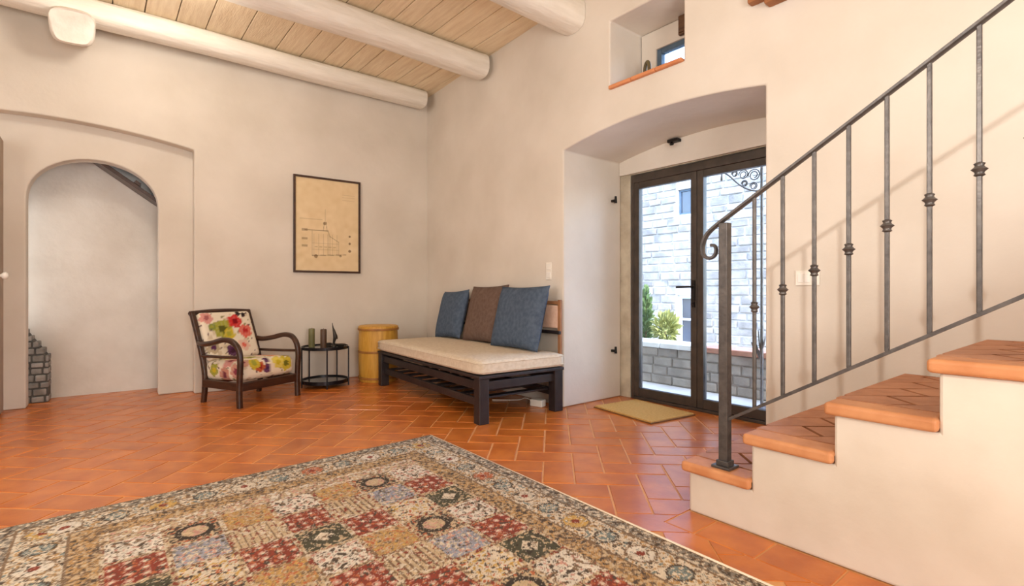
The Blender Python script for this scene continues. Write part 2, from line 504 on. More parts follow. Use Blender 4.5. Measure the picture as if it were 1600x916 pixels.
# right wall with the door embrasure and the small upper window niche
hole_door = [(3.12, 0.0)] + arc(3.12, 2.195, 1.42, 2.225, 0.085, 22) + [(1.42, 0.0)]
outer = [(-3.2, 0.0), (1.42, 0.0)] + hole_door[::-1][1:-1] + [(3.12, 0.0), (5.95, 0.0), (5.95, CEIL + .02), (-3.2, CEIL + .02)]
niche = [(1.965, 2.56), (2.61, 2.56), (2.61, 3.09), (1.965, 3.09)]
wr = slab('wall_right', outer, [niche], 0.76, (R, 0, 0), (0, 1, 0), (1, 0, 0), M['plaster'], bis=BEND0, bend=bend); struct(wr)
# back of the window niche, with the small opening
part_n = slab('wall_right_niche', [(1.975, 2.57), (2.6, 2.57), (2.6, 3.085), (1.975, 3.085)], [[(2.02, 2.60), (2.46, 2.60), (2.46, 2.93), (2.02, 2.93)]], 0.06,
              (R + 0.385, 0, 0), (0, 1, 0), (1, 0, 0), M['plaster'], bevel=0.004); struct(part_n)
# outer skin of the wall around the glazed door
DX = 3.852
skin = slab('wall_right_outer', [(-3.2, 0.0), (1.6, 0.0), (1.6, 2.07), (3.01, 2.07), (3.01, 0.0), (5.95, 0.0), (5.95, CEIL), (-3.2, CEIL)],
            [[(1.6, 2.50), (3.05, 2.50), (3.05, 3.38), (1.6, 3.38)]], 0.16, (DX + 0.002, 0, 0), (0, 1, 0), (1, 0, 0), M['jamb'], bevel=0.006); struct(skin)
# white lintel face over the door
lint = slab('trim_1', [(1.425, 2.075), (3.115, 2.075)] + arc(3.115, 2.197, 1.425, 2.227, 0.085, 22), [], 0.03, (DX - 0.032, 0, 0), (0, 1, 0), (1, 0, 0), M['plaster'], bevel=0.004); struct(lint)

# back wall with the shallow arched recess
rec = [(-1.42, 0.0)] + arc(-1.42, 2.36, 0.728, 2.36, 0.115, 26) + [(0.728, 0.0)]
outb = [(-2.6, 0.0)] + rec + [(3.6, 0.0), (3.6, CEIL + .02), (-2.6, CEIL + .02)]
wb = slab('wall_back', outb, [], 0.13, (0, 5.81, 0), BU, BN, M['plaster'], bevel=0.012); struct(wb)
ar = [(-0.475, 0.0)] + halfarch(-0.475, 0.447, 1.78, 0.395) + [(0.447, 0.0)]
wb2 = slab('wall_back_recess', [(-2.6, 0.0)] + ar + [(1.2, 0.0), (1.2, 2.75), (-2.6, 2.75)], [], 0.15, bw(0, 0.131), BU, BN, M['plaster'], bevel=0.012); struct(wb2)
wb3 = slab('wall_passage', [(-2.0, 0.0), (1.2, 0.0), (1.2, 2.9), (-2.0, 2.9)], [], 0.15, bw(0, 0.57), BU, BN, M['plaster_cool'], bevel=0); struct(wb3)
for s_, nm in ((-1.25, 'wall_passage_left'), (0.75, 'wall_passage_right')):
    o = part(nm, MB().box(bw(s_, 0.426, 1.4), (0.1, 0.28, 2.8), -0.034), M['plaster_cool']); struct(o)
o = part('ceiling_passage', MB().box(bw(-0.25, 0.426, 2.86), (2.2, 0.28, 0.1), -0.034), M['plaster_cool']); struct(o)

# left and rear walls (behind the camera's view)
o = part('wall_left', MB().box((-2.25, 1.3, CEIL / 2), (0.2, 9.2, CEIL)), M['plaster']); struct(o)
o = part('wall_front', MB().box((0.5, -3.1, CEIL / 2), (5.3, 0.2, CEIL)), M['plaster']); struct(o)

# ceiling: planks on beams
ceil = part('ceiling', MB().box((0.6, 1.4, CEIL + 0.075), (6.2, 9.2, 0.05)), M['plank_gap']); struct(ceil)
js = [-2.2, -1.97, -1.74, -1.5, -1.28, -1.05, -0.82, -0.58, -0.36, -0.13, 0.10, 0.32, 0.55, 0.78, 1.08, 1.39, 1.63, 1.86, 2.06, 2.245, 2.46, 2.69, 2.92, 3.13, 3.36]
for a, b in zip(js[:-1], js[1:]):
    z = random.uniform(-0.002, 0.002)
    part('plank', MB().box(((a + b) / 2, 1.6, CEIL + 0.025 + z), (b - a - 0.008, 8.2, 0.045)), M['plank'], ceil, bevel=0.003, bseg=1)

def log(name, x0, x1, y, z, hw, hh, seed, m, ends=None):
    rnd = np.random.default_rng(seed); n = 30; sec = []
    for k in range(20):
        a = 2 * math.pi * k / 20; c, s = math.cos(a), math.sin(a); p = 0.72
        sec.append((math.copysign(abs(c) ** p, c), math.copysign(abs(s) ** p, s)))
    pts = []; rr = []
    ph = rnd.uniform(0, 6, 4)
    for i in range(n + 1):
        t = i / n; x = x0 + (x1 - x0) * t
        pts.append((x, y + 0.006 * math.sin(2.1 * x + ph[0]), z + 0.003 * math.sin(3.3 * x + ph[1])))
        k = 1 + 0.025 * math.sin(2.7 * x + ph[2])
        rr.append((hw * k, hh * k))
    return part(name, MB().tube(pts, rr, sec=sec), m, smooth=True, auto=50)
tag(log('ceiling_beam', -2.1, 3.085, 5.545, 3.322, 0.125, 0.098, 1, M['whitewash']), 'whitewashed log beam running along the top of the back wall', 'beam', 'whitewashed ceiling beams')
tag(log('ceiling_beam', -2.1, 3.085, 4.295, 3.302, 0.128, 0.116, 2, M['whitewash']), 'whitewashed log beam crossing the middle of the plank ceiling', 'beam', 'whitewashed ceiling beams')
tag(log('ceiling_beam', -2.1, 3.085, 2.995, 3.282, 0.135, 0.136, 3, M['whitewash']), 'thick whitewashed log beam nearest the small upper window', 'beam', 'whitewashed ceiling beams')
# stub of a log under the first beam
mb = MB()
sec = []
for k in range(24):
    a = 2 * math.pi * k / 24; c, s = math.cos(a), math.sin(a)
    sec.append((math.copysign(abs(c) ** 0.6, c) * (1 + .04 * math.sin(3 * a)), math.copysign(abs(s) ** 0.62, s) * (1 + .05 * math.cos(2 * a + 1))))
mb.tube([(-0.157, 5.405, 3.11), (-0.157, 5.412, 3.112), (-0.157, 5.44, 3.128), (-0.16, 5.81, 3.275)], [(0.122, 0.122), (0.138, 0.136), (0.146, 0.142), (0.147, 0.138)], sec=sec)
tag(part('beam_stub', mb, M['log_end'], smooth=True, auto=50), 'white sawn log end jutting from the back wall under the ceiling beam', 'log')

# ------------------------------------------------------------------ glazed door
door = struct_empty('door_1', (DX + 0.03, 0, 0))
DY0, DY1, DH = 1.612, 3.0, 2.062
def bar(mb, y0, y1, z0, z1, x0=-0.03, x1=0.03): return mb.box(((x0 + x1) / 2, (y0 + y1) / 2, (z0 + z1) / 2), (x1 - x0, y1 - y0, z1 - z0))
fr = MB()
bar(fr, DY1 - 0.03, DY1, 0, DH); bar(fr, DY0, DY0 + 0.03, 0, DH); bar(fr, DY0 + .03, DY1 - .03, DH - 0.07, DH)
part('door_frame', fr, M['door_metal'], door, bevel=0.004)
part('door_sill', bar(MB(), DY0 + .03, DY1 - .03, 0, 0.025), M['door_metal'], door, bevel=0.003)
MID = 2.33
for y0, y1, hand in ((MID + 0.002, DY1 - 0.032, 1), (DY0 + 0.032, MID - 0.002, 0)):
    lf = MB()
    st = 0.055
    bar(lf, y0, y0 + st, 0.03, DH - 0.072, -0.028, 0.028); bar(lf, y1 - st, y1, 0.03, DH - 0.072, -0.028, 0.028)
    bar(lf, y0 + st, y1 - st, 0.03, 0.105, -0.026, 0.026); bar(lf, y0 + st, y1 - st, DH - 0.072 - 0.055, DH - 0.072, -0.026, 0.026)
    leaf = part('door_leaf', lf, M['door_metal'], door, bevel=0.003)
    part('glass_pane', bar(MB(), y0 + st - .002, y1 - st + .002, 0.103, DH - 0.125, -0.004, 0.004), M['glass'], leaf)
    if hand:
        hm = MB()
        yh = y0 + 0.025
        hm.box((-0.034, yh, 1.0), (0.012, 0.03, 0.17))
        hm.tube([(-0.034, yh, 1.03), (-0.075, yh, 1.03), (-0.082, yh + 0.012, 1.03), (-0.082, yh + 0.13, 1.028)], 0.009, 10)
        part('lever_handle', hm, M['black_iron'], leaf, smooth=True, auto=40, label='black lever handle')
        part('key_escutcheon', MB().box((-0.034, yh, 0.885), (0.012, 0.026, 0.05)).tube([(-0.04, yh, 0.89), (-0.06, yh, 0.89)], 0.01, 10), M['black_iron'], leaf)
# iron shutter pintles on the jamb and soffit
def pintle(loc, rz, label):
    t = thing('iron_pintle', label, 'hook', loc, rz, 'iron pintles round the door')
    part('spike', MB().tube([(0, 0.01, 0), (0, -0.045, 0)], 0.011, 8, sec=SQ), M['black_iron'], t)
    part('pin', MB().tube([(0, -0.045, -0.022), (0, -0.045, 0.04)], [0.013, 0.010], 10), M['black_iron'], t, smooth=True, auto=40)
pintle((DX - 0.13, 3.118, 1.83), 0, 'upper black iron pintle on the left jamb of the glazed door')
pintle((DX - 0.13, 3.118, 0.44), 0, 'lower black iron pintle on the left jamb of the glazed door')
t = thing('iron_latch', 'black iron latch plate fixed to the soffit above the glazed door', 'latch', (DX - 0.065, 2.50, 2.265))
part('latch_plate', MB().box((0, 0, 0.0), (0.06, 0.10, 0.025)), M['black_iron'], t, bevel=0.004)
part('latch_tongue', MB().tube([(0, 0.02, -0.01), (-0.05, 0.0, -0.04), (-0.06, -0.03, -0.045)], [0.012, 0.01, 0.008], 8), M['black_iron'], t, smooth=True)

# ------------------------------------------------------------------ upper niche window
win = struct_empty('window_1', (R + 0.40, 0, 0))
wf = MB()
for y0, y1, z0, z1 in ((2.02, 2.06, 2.60, 2.93), (2.42, 2.46, 2.60, 2.93), (2.06, 2.42, 2.60, 2.635), (2.06, 2.42, 2.89, 2.93)): bar(wf, y0, y1, z0, z1, 0, 0.05)
part('window_frame', wf, M['blue_frame'], win, bevel=0.004)
part('glass_pane', bar(MB(), 2.06, 2.42, 2.635, 2.89, 0.02, 0.026), M['glass'], win)
sh = MB()
sill = struct_empty('trim_2', (R, 0, 2.56))
for k in range(3):
    y0 = 1.97 + k * 0.2125; part('tile', MB().box((0.175, y0 + 0.106, 0.008), (0.40, 0.208, 0.026)), M['sill_tile'], sill, bevel=0.005)
tag(part('niche_shutter', MB().box((R + 0.355, 2.17, 3.012), (0.03, 0.12, 0.145)).box((R + 0.335, 2.17, 2.96), (0.02, 0.10, 0.02)), M['beam_wood'], bevel=0.004),
    'dark wooden shutter folded inside the small upper window', 'shutter')
# ring-shaped ornament on the sill
t = thing('ring_ornament', 'small olive clay ring ornament standing on the upper niche sill', 'ornament', (R + 0.20, 2.41, 2.581))
part('base', MB().lathe([(0.028, 0), (0.034, 0.01), (0.03, 0.035), (0.018, 0.05)], 16), M['olive_clay'], t, smooth=True, auto=50)
part('ring', MB().tube([(0.030 * math.cos(a) * .6, 0.034 * math.cos(a), 0.112 + 0.066 * math.sin(a)) for a in np.linspace(0, 2 * math.pi, 28, endpoint=False)], 0.014, 8, closed=True), M['olive_clay'], t, smooth=True)
# terracotta ledge at the very top of the right wall
t = thing('wall_ledge', 'terracotta tiled ledge jutting from the right wall above the door', 'ledge', (R, 0, 2.68))
for (ya, yb2, z0, d) in ((1.405, 1.50, 0.035, 0.06), (1.235, 1.395, -0.015, 0.075), (1.06, 1.225, -0.02, 0.075)):
    part('tile', MB().box((-d / 2 - .001, (ya + yb2) / 2, z0 + 0.03), (d, yb2 - ya, 0.05)), M['ledge'], t, bevel=0.008)

# ------------------------------------------------------------------ staircase
SX = 2.09
ZT = [0.226, 0.412, 0.592, 0.782, 0.972, 1.162, 1.352, 1.542]
YR = [1.302, 1.017, 0.713, 0.413, 0.113, -0.187, -0.487, -0.787, -1.087]
TH = 0.046
st = thing('staircase', 'plastered staircase with terracotta treads climbing along the right wall', 'stairs', (0, 0, 0))
prof = [(YR[0], 0.0)]
for i in range(len(ZT)):
    prof.append((YR[i], ZT[i] - TH)); prof.append((YR[i + 1], ZT[i] - TH))
prof.append((YR[-1], 0.0))
mb = MB(); n = len(prof)
mb.add([(SX, y, z) for y, z in prof] + [(R - 0.002, y, z) for y, z in prof], [(i, (i + 1) % n, n + (i + 1) % n, n + i) for i in range(n)])
mb.f += [tuple(range(n)), tuple(range(2 * n - 1, n - 1, -1))]
body = part('stair_body', mb, M['plaster_stair'], st)
bv = body.modifiers.new('bevel', 'BEVEL'); bv.width = 0.01; bv.segments = 2; bv.limit_method = 'ANGLE'
for i in range(len(ZT)):
    yf, yb_, zt = YR[i] + 0.028, YR[i + 1] - 0.002, ZT[i]
    xl = SX - 0.026; xr = R - 0.004
    tr = part('tread', MB().box(((xl + xr) / 2 + .01, (yf + yb_) / 2 - .006, zt - TH / 2 - 0.006), (xr - xl - .02, yf - yb_ - 0.012, TH - 0.014)), M['step_joint'], st, bevel=0.003)
    # bull-nosed edge tiles along the open side and the front
    SW = 0.125
    if i < 6:
        part('edge_tile', MB().box((xl + SW / 2, (yf + yb_) / 2, zt - TH / 2), (SW, yf - yb_, TH)), M['cotto_step'], tr, bevel=0.014, bseg=4)
        # diagonal tiles, clipped to the tread
        x0, x1, y0, y1 = xl + SW + 0.006, xr, yb_, yf
        for m1 in range(-6, 16):
            for m2 in range(-6, 10):
                q = []
                W = 0.155
                for ux, uy in ((0, 0), (2, 0), (2, 1), (0, 1)):
                    gx, gy = m1 * 1.0 + ux + (m2 % 2) * 1.0, m2 * 1.0 + uy
                    if m1 % 2: break
                    a2 = math.radians(-42)
                    q.append((2.262 + W * (gx * math.cos(a2) - gy * math.sin(a2)), yf - 0.03 + W * (gx * math.sin(a2) + gy * math.cos(a2)) + 0.02))
                if len(q) < 4: continue
                cxx = sum(p[0] for p in q) / 4; cyy = sum(p[1] for p in q) / 4
                q = [(cxx + (p[0] - cxx) * 0.965, cyy + (p[1] - cyy) * 0.93) for p in q]
                for h in ((-1, 0, -x0), (1, 0, x1), (0, -1, -y0), (0, 1, y1)):
                    q = clip(q, *h)
                    if len(q) < 3: break
                if len(q) < 3: continue
                A = 0.5 * abs(sum(q[j][0] * q[(j + 1) % len(q)][1] - q[(j + 1) % len(q)][0] * q[j][1] for j in range(len(q))))
                if A < 0.0008: continue
                part('tile', MB().prism(q, zt - TH, zt - 0.001), M['cotto_tread'], tr)

# ------------------------------------------------------------------ railing
RXL = 2.135
rl = thing('stair_railing', 'dark wrought iron stair railing with knobbed balusters and scrolled handrail', 'railing', (RXL, 1.155, ZT[0]))
def rel(x, y, z): return (x - RXL, y - 1.155, z - ZT[0])
part('newel_post', MB().box(rel(RXL, 1.155, (1.295 + ZT[0]) / 2), (0.040, 0.040, 1.295 - ZT[0])), M['iron'], rl, bevel=0.003)
part('base_plate', MB().box(rel(RXL, 1.155, ZT[0] + 0.006), (0.085, 0.085, 0.012)).box(rel(RXL, 1.155, ZT[0] + 0.022), (0.055, 0.055, 0.022)), M['iron'], rl, bevel=0.003)
def hz(y): return 1.312 + 0.625 * (1.157 - y)
def bz(y): return 0.574 - 0.596 * (y - 0.912)
hp = [(RXL, -1.2, hz(-1.2)), (RXL, 0.4, hz(0.4)), (RXL, 1.0, hz(1.0)), (RXL, 1.157, hz(1.157))]
curl = [(1.21, 1.278), (1.243, 1.247), (1.258, 1.215), (1.262, 1.19), (1.257, 1.163), (1.24, 1.147), (1.218, 1.146), (1.2, 1.16), (1.196, 1.183), (1.205, 1.2), (1.222, 1.202)]
hp2 = smooth_path([(RXL, y, z) for y, z in [(1.157, hz(1.157))] + curl], 4)
pts = hp[:-1] + hp2
rad = [(0.017, 0.0075)] * 3 + [(0.017 - 0.009 * (i / len(hp2)), 0.0075 - 0.001 * (i / len(hp2))) for i in range(len(hp2))]
part('handrail', MB().tube(pts, rad, sec=RSQ, up=(0, 0, 1)), M['iron'], rl, smooth=True, auto=35).location = (-RXL, -1.155, -ZT[0])
part('bottom_rail', MB().tube([rel(RXL, 1.14, bz(1.14)), rel(RXL, -1.2, bz(-1.2))], (0.011, 0.006), sec=SQ), M['iron'], rl)
bys = [1.026, 0.912, 0.796, 0.68, 0.563, 0.446, 0.323, 0.205, 0.088, -0.03, -0.148]
for y in bys:
    z0, z1 = bz(y) + 0.004, hz(y) - 0.006
    o = part('baluster', MB().box((0, 0, (z0 + z1) / 2), (0.0135, 0.0135, z1 - z0)), M['iron'], rl, bevel=0.002, bseg=1)
    o.location = (0, y - 1.155, -ZT[0])
    zk = 1.003 + 0.635 * (0.912 - y)
    part('knob', MB().lathe([(0.009, -0.022), (0.015, -0.018), (0.0115, -0.012), (0.013, -0.008), (0.0215, 0), (0.013, 0.008), (0.0115, 0.012), (0.015, 0.018), (0.009, 0.022)], 14, (0, 0, zk)), M['iron'], o, smooth=True, auto=60)

# ------------------------------------------------------------------ rug
def blur(a, k):
    for _ in range(k):
        a = (a + np.roll(a, 1, 0) + np.roll(a, -1, 0) + np.roll(a, 1, 1) + np.roll(a, -1, 1)) / 5
    return a
def rug_colors(u, v, NU, NV):
    """u across from the right edge, v from the far edge (metres), arrays NVxNU; returns linear rgb"""
    C = {k: lin(c) for k, c in dict(ivory=(206, 192, 170), white=(212, 202, 186), red=(128, 48, 36), dgreen=(62, 64, 50), dark=(66, 56, 50),
                                    tan=(174, 136, 88), blue=(142, 144, 156), beige=(188, 164, 130), brown=(120, 96, 74), pink=(190, 140, 124),
                                    gold=(190, 152, 84), grey=(128, 122, 112), black=(42, 36, 34), teal=(110, 124, 122), rust=(176, 96, 62)).items()}
    sh = u.shape
    n1 = RNG.random(sh); n2 = RNG.random(sh); n3 = blur(RNG.random(sh), 2); n3 = (n3 - n3.mean()) / n3.std()
    n4 = blur(RNG.random(sh), 2); n4 = (n4 - n4.mean()) / n4.std()
    n5 = blur(RNG.random(sh), 6); n5 = (n5 - n5.mean()) / n5.std()
    out = np.empty(sh + (3,)); out[:] = C['ivory']
    def put(mask, c):
        out[mask] = C[c]
    Wd, Ld = 2.1, 3.1
    eu = np.minimum(u, Wd - u); ev = np.minimum(v, Ld - v)
    dd = np.minimum(eu, ev)
    # borders
    b_out = dd < 0.075
    put(b_out, 'grey'); put(b_out & (n3 > 0.5), 'brown'); put(b_out & (n4 > 0.8), 'ivory'); put(b_out & (n4 < -1.0), 'dark')
    b_main = (dd >= 0.075) & (dd < 0.25)
    put(b_main, 'ivory')
    put(b_main & (n3 > 0.75), 'brown'); put(b_main & (n4 > 1.05), 'tan'); put(b_main & (n4 < -1.35), 'dark'); put(b_main & (n3 < -1.5), 'teal')
    along = np.where(eu < ev, v, u)
    ph = np.modf(along / 0.34)[0] - 0.5
    r_ = np.hypot(ph * 0.34, dd - 0.163)
    ros = b_main & (r_ < 0.055)
    hue = (np.floor(along / 0.34).astype(int) % 4)
    for k, c in enumerate(('gold', 'white', 'rust', 'ivory')):
        put(ros & (hue == k) & (n4 > -0.5), c)
    put(b_main & (np.abs(r_ - 0.06) < 0.006) & (n1 > .35), 'brown'); put(b_main & (r_ < 0.018), 'red')
    ph2 = np.modf(along / 0.34 + 0.5)[0] - 0.5
    r2 = np.hypot(ph2 * 0.34, (dd - 0.163) * 0.9)
    put(b_main & (r2 < 0.045) & (n3 > 0.0), 'teal'); put(b_main & (np.abs(r2 - 0.045) < 0.006) & (n1 > .3), 'dark')
    for e0, e1 in ((0.072, 0.082), (0.245, 0.258), (0.0, 0.006)): put((dd >= e0) & (dd < e1), 'brown')
    b_in = (dd >= 0.255) & (dd < 0.345)
    put(b_in, 'tan'); put(b_in & (n3 > 0.2), 'brown'); put(b_in & (n4 > 0.8), 'beige'); put(b_in & (n4 < -1.1), 'dark')
    # field
    fld = (dd >= 0.345) if True else None
    fu = u - 0.35; fv = v - 0.45
    P = 0.2
    iu = np.floor(fu / P).astype(int); iv = np.floor(fv / P).astype(int)
    cu = fu / P - iu - 0.5; cv = fv / P - iv - 0.5     # -0.5..0.5
    colt = np.array([0, 1, 2, 0, 2, 1, 0])[np.clip(iu, 0, 6)]
    kinds = [['white', 'red', 'dgreen'], ['dark', 'blue', 'ivory'], ['tan', 'beige', 'red']]
    for ct in range(3):
        for rr in range(3):
            msk = fld & (colt == ct) & (iv % 3 == rr)
            k = kinds[ct][rr]
            put(msk, k)
            r1 = np.hypot(cu, cv)
            if k == 'white':
                put(msk & (n3 > 0.85), 'brown'); put(msk & (n4 > 1.1), 'dark'); put(msk & (n4 < -1.2), 'pink')
            elif k == 'red':
                lu = np.modf(fu / 0.05)[0] - .5; lv = np.modf((fv + 0.025 * (np.floor(fu / 0.05) % 2)) / 0.05)[0] - .5
                fl = np.hypot(lu, lv)
                put(msk & (n3 > 1.0), 'rust'); put(msk & (n4 < -1.15), 'dark'); put(msk & (fl < 0.30) & (n4 > -0.3), 'pink'); put(msk & (fl < 0.15), 'ivory')
            elif k == 'dgreen':
                put(msk & (np.abs(cu) + np.abs(cv) < 0.22), 'ivory'); put(msk & (np.abs(cu) + np.abs(cv) < 0.22) & (n3 > .9), 'brown')
                put(msk & (r1 > 0.3) & (n4 > 0.75), 'beige'); put(msk & (n3 < -1.3), 'black')
            elif k == 'dark':
                ring = (np.abs(r1 - 0.30) < 0.06)
                put(msk & (r1 < 0.24), 'beige'); put(msk & (r1 < 0.24) & (n3 > .8), 'pink'); put(msk & ring, 'black')
                put(msk & (r1 > 0.36) & (n4 > 0.25), 'beige'); put(msk & (r1 > 0.36) & (n3 > 1.1), 'rust')
            elif k == 'blue':
                put(msk & (n3 > 0.7), 'ivory'); put(msk & (n4 > 1.0), 'grey'); put(msk & (n4 < -1.1), 'pink'); put(msk & (n3 < -1.5), 'dark')
            elif k == 'ivory':
                put(msk & (n3 > 0.9), 'dark'); put(msk & (n4 > 0.9), 'gold'); put(msk & (n4 < -1.3), 'rust')
            elif k == 'tan':
                put(msk & (n3 > 0.75), 'gold'); put(msk & (n4 > 1.0), 'brown'); put(msk & (n4 < -1.1), 'rust'); put(msk & (n3 < -1.2), 'beige')
            elif k == 'beige':
                stp = np.modf(fu / 0.025)[0]
                put(msk & (stp < 0.3), 'brown'); put(msk & (n4 > 1.25), 'red'); put(msk & (n3 > 1.1), 'ivory')
    gl = fld & ((np.abs(np.abs(cu) - 0.5) < 0.05) | (np.abs(np.abs(cv) - 0.5) < 0.05))
    put(gl, 'beige'); put(gl & (n3 > 0.3), 'brown'); put(gl & (n4 > 1.0), 'red'); put(gl & (n4 < -.9), 'ivory')
    gap = fld & (fv < 0)
    put(gap, 'beige'); put(gap & (n3 > .4), 'brown'); put(gap & (n4 > .8), 'white'); put(gap & (n4 < -1.2), 'pink')
    # knot-to-knot variation of the wool
    out *= 1.12 * (1 + 0.22 * (n1[..., None] - .5) + 0.05 * n5[..., None])
    sp1 = (n2 > 0.93); out[sp1] = out[sp1] * 0.35 + C['ivory'] * 0.65
    sp2 = (n2 < 0.06); out[sp2] = out[sp2] * 0.4 + C['dark'] * 0.6
    out = out * 0.93 + lin((196, 176, 150)) * 0.07
    return np.clip(out, 0.01, 1)
NU, NV = 420, 560
RW, RL = 2.1, 2.8
uu, vv = np.meshgrid(np.linspace(0, RW, NU), np.linspace(0, RL, NV))
cols = rug_colors(uu, vv, NU, NV)
zz = 0.013 + 0.0012 * RNG.random(uu.shape)
zz += 0.002 * np.sin(uu * 3.1 + 1) * np.sin(vv * 2.3)
X = RUG0.x + RX.x * uu + RY.x * vv; Yy = RUG0.y + RX.y * uu + RY.y * vv
co = np.stack([X, Yy, zz], -1).reshape(-1, 3)
idx = np.arange(NU * NV).reshape(NV, NU)
quads = np.stack([idx[:-1, :-1], idx[1:, :-1], idx[1:, 1:], idx[:-1, 1:]], -1).reshape(-1, 4)
me = bpy.data.meshes.new('rug')
bl = [tuple(co[i] * (1, 1, 0) + np.array((0, 0, 0.001))) for i in range(0)]
me.from_pydata(co.tolist(), [], quads.tolist()); me.update()
color_attr(me, cols.reshape(-1, 3))
rug = thing('patterned_rug', 'large oriental garden panel rug in cream red blue and tan on the tile floor', 'rug', (0, 0, 0))
pile = finish('pile', me, M['wool'], rug, smooth=True)
if pile.data.polygons[0].normal.z < 0: pile.data.flip_normals()
def rp(u, v, z=0.0): p = RUG0 + RX * u + RY * v; return (p.x, p.y, z)
mb = MB()
mb.add([rp(0, 0, .001), rp(RW, 0, .001), rp(RW, RL, .001), rp(0, RL, .001), rp(0, 0, .007), rp(RW, 0, .007), rp(RW, RL, .007), rp(0, RL, .007)],
       [(0, 3, 2, 1), (4, 5, 6, 7), (0, 1, 5, 4), (1, 2, 6, 5), (2, 3, 7, 6), (3, 0, 4, 7)])
part('backing', mb, M['fringe'], rug)
for u_ in (-0.004, RW + 0.004):
    part('selvedge', MB().tube([rp(u_, 0, .0085), rp(u_, RL, .0085)], (0.008, 0.0075), 8), M['fringe'], rug, smooth=True, label='cream bound edge')
mb = MB()
for k in range(560):
    u_ = 0.003 + k * (RW - .006) / 559
    L = random.uniform(0.016, 0.034); du = random.uniform(-.006, .006)
    a, b = rp(u_ - .0016, 0.001, .010), rp(u_ + .0016, 0.001, .010)
    c, d = rp(u_ + du + .0014, -L, .0015), rp(u_ + du - .0014, -L, .0015)
    mid1, mid2 = rp(u_ + du * .5 + .0016, -L * .5, .009), rp(u_ + du * .5 - .0016, -L * .5, .009)
    mb.add([a, b, mid1, mid2, c, d], [(0, 1, 2, 3), (3, 2, 4, 5)])
o = part('fringe', mb, M['fringe'], rug, label='cream tasselled fringe'); o['kind'] = 'stuff'

# ------------------------------------------------------------------ sofa daybed along the right wall
SA = -math.atan(0.058)
so = thing('daybed_sofa', 'low dark wooden daybed with cream mattress against the right wall', 'sofa', (2.19, 3.085, 0), SA)
# local: x 0..0.84 towards the wall, y 0..2.02 along it
DW, DL = 0.82, 2.02
for (x, y) in ((0.045, 0.045), (DW - 0.045, 0.045), (0.045, DL - 0.045), (DW - 0.045, DL - 0.045)):
    part('leg', MB().box((x, y, 0.17), (0.085, 0.085, 0.34)), M['sofa_wood'], so, bevel=0.005)
fm = MB()
part('mattress_board', MB().box((DW / 2, DL / 2, 0.352), (DW + .01, DL + .01, 0.024)), M['sofa_wood'], so, bevel=0.004)
for (c, d) in (((DW / 2, 0.04, 0.283), (DW - 0.17, 0.035, 0.065)), ((DW / 2, DL - 0.04, 0.283), (DW - 0.17, 0.035, 0.065)),
               ((0.04, DL / 2, 0.283), (0.035, DL - 0.17, 0.065)), ((DW - 0.04, DL / 2, 0.283), (0.035, DL - 0.17, 0.065)),
               ((0.05, DL / 2, 0.155), (0.03, DL - 0.17, 0.06)), ((DW - 0.05, DL / 2, 0.155), (0.03, DL - 0.17, 0.06))):
    part('rail', MB().box(c, d), M['sofa_wood'], so, bevel=0.004)
for k in range(9):
    y = 0.14 + k * 0.217
    part('slat', MB().box((DW / 2, y, 0.175), (DW - 0.135, 0.075, 0.016)), M['sofa_wood'], so, bevel=0.003)
me = rounded_box(DW + 0.02, DL + 0.02, 0.118, 0.035, 14, 0.008)
mt = finish('mattress', me, M['linen'], so, smooth=True, loc=(DW / 2, DL / 2, 0.4235))
mt['label'] = 'cream linen mattress'
mb = MB()
for zt in (0.392, 0.455):
    pp = []
    a, b, r_ = (DW + .02) / 2, (DL + .02) / 2, 0.035
    for cx, cy, a0 in ((a - r_, b - r_, 0), (-a + r_, b - r_, 90), (-a + r_, -b + r_, 180), (a - r_, -b + r_, 270)):
        for q in range(5):
            an = math.radians(a0 + q * 22.5); pp.append((DW / 2 + cx + (r_ - .001) * math.cos(an), DL / 2 + cy + (r_ - .001) * math.sin(an), zt))
    mb.tube(pp, 0.0045, 6, closed=True)
part('piping', mb, M['linen'], mt, smooth=True).location = (-DW / 2, -DL / 2, -0.4235)
bk = MB()
for y in (0.03, DL - 0.03):
    part('back_post', MB().box((DW + 0.028, y + .045, 0.64), (0.026, 0.035, 0.56)), M['back_wood'], so, bevel=0.006, label='brown wooden back post')
part('back_rail', MB().box((DW + 0.0, DL / 2 + .03, 0.645), (0.024, DL - 0.02, 0.028)), M['sofa_wood'], so, bevel=0.004)
part('back_rail', MB().box((DW + 0.028, DL / 2 + .03, 0.895), (0.02, DL - 0.06, 0.03)), M['back_wood'], so, bevel=0.004)
me = rounded_box(0.026, DL - 0.1, 0.2, 0.012, 8)
o = finish('back_pad', me, M['pink'], so, smooth=True, loc=(DW + 0.02, DL / 2 + 0.04, 0.775)); o['label'] = 'blush padded backrest strip'

def cushion(w_, h_, t_, y_bot, lean, m, label, seed, dx=0.0, roll=0.0, yaw=0.0):
    """standing on the mattress, leaning back towards the wall"""
    mb = pillow_mesh(w_, h_, t_, 22, seed)
    o = part('throw_cushion', mb, m, smooth=True)
    p = so_m @ Vector((0.655 + dx, y_bot, 0.487))
    rot = Matrix.Rotation(math.pi / 2 + SA + yaw, 4, 'Z') @ Matrix.Rotation(lean, 4, 'X') @ Matrix.Rotation(roll, 4, 'Y') @ Matrix.Translation((0, 0, h_ / 2))
    o.matrix_world = Matrix.Translation(p) @ rot
    return tag(o, label, 'cushion', 'throw cushions on the daybed')
so_m = Matrix.Translation((2.19, 3.085, 0)) @ Matrix.Rotation(SA, 4, 'Z')
cushion(0.53, 0.53, 0.13, 1.71, math.radians(15), M['blue'], 'slate blue throw cushion at the far left end of the daybed', 3, 0.0, math.radians(3))
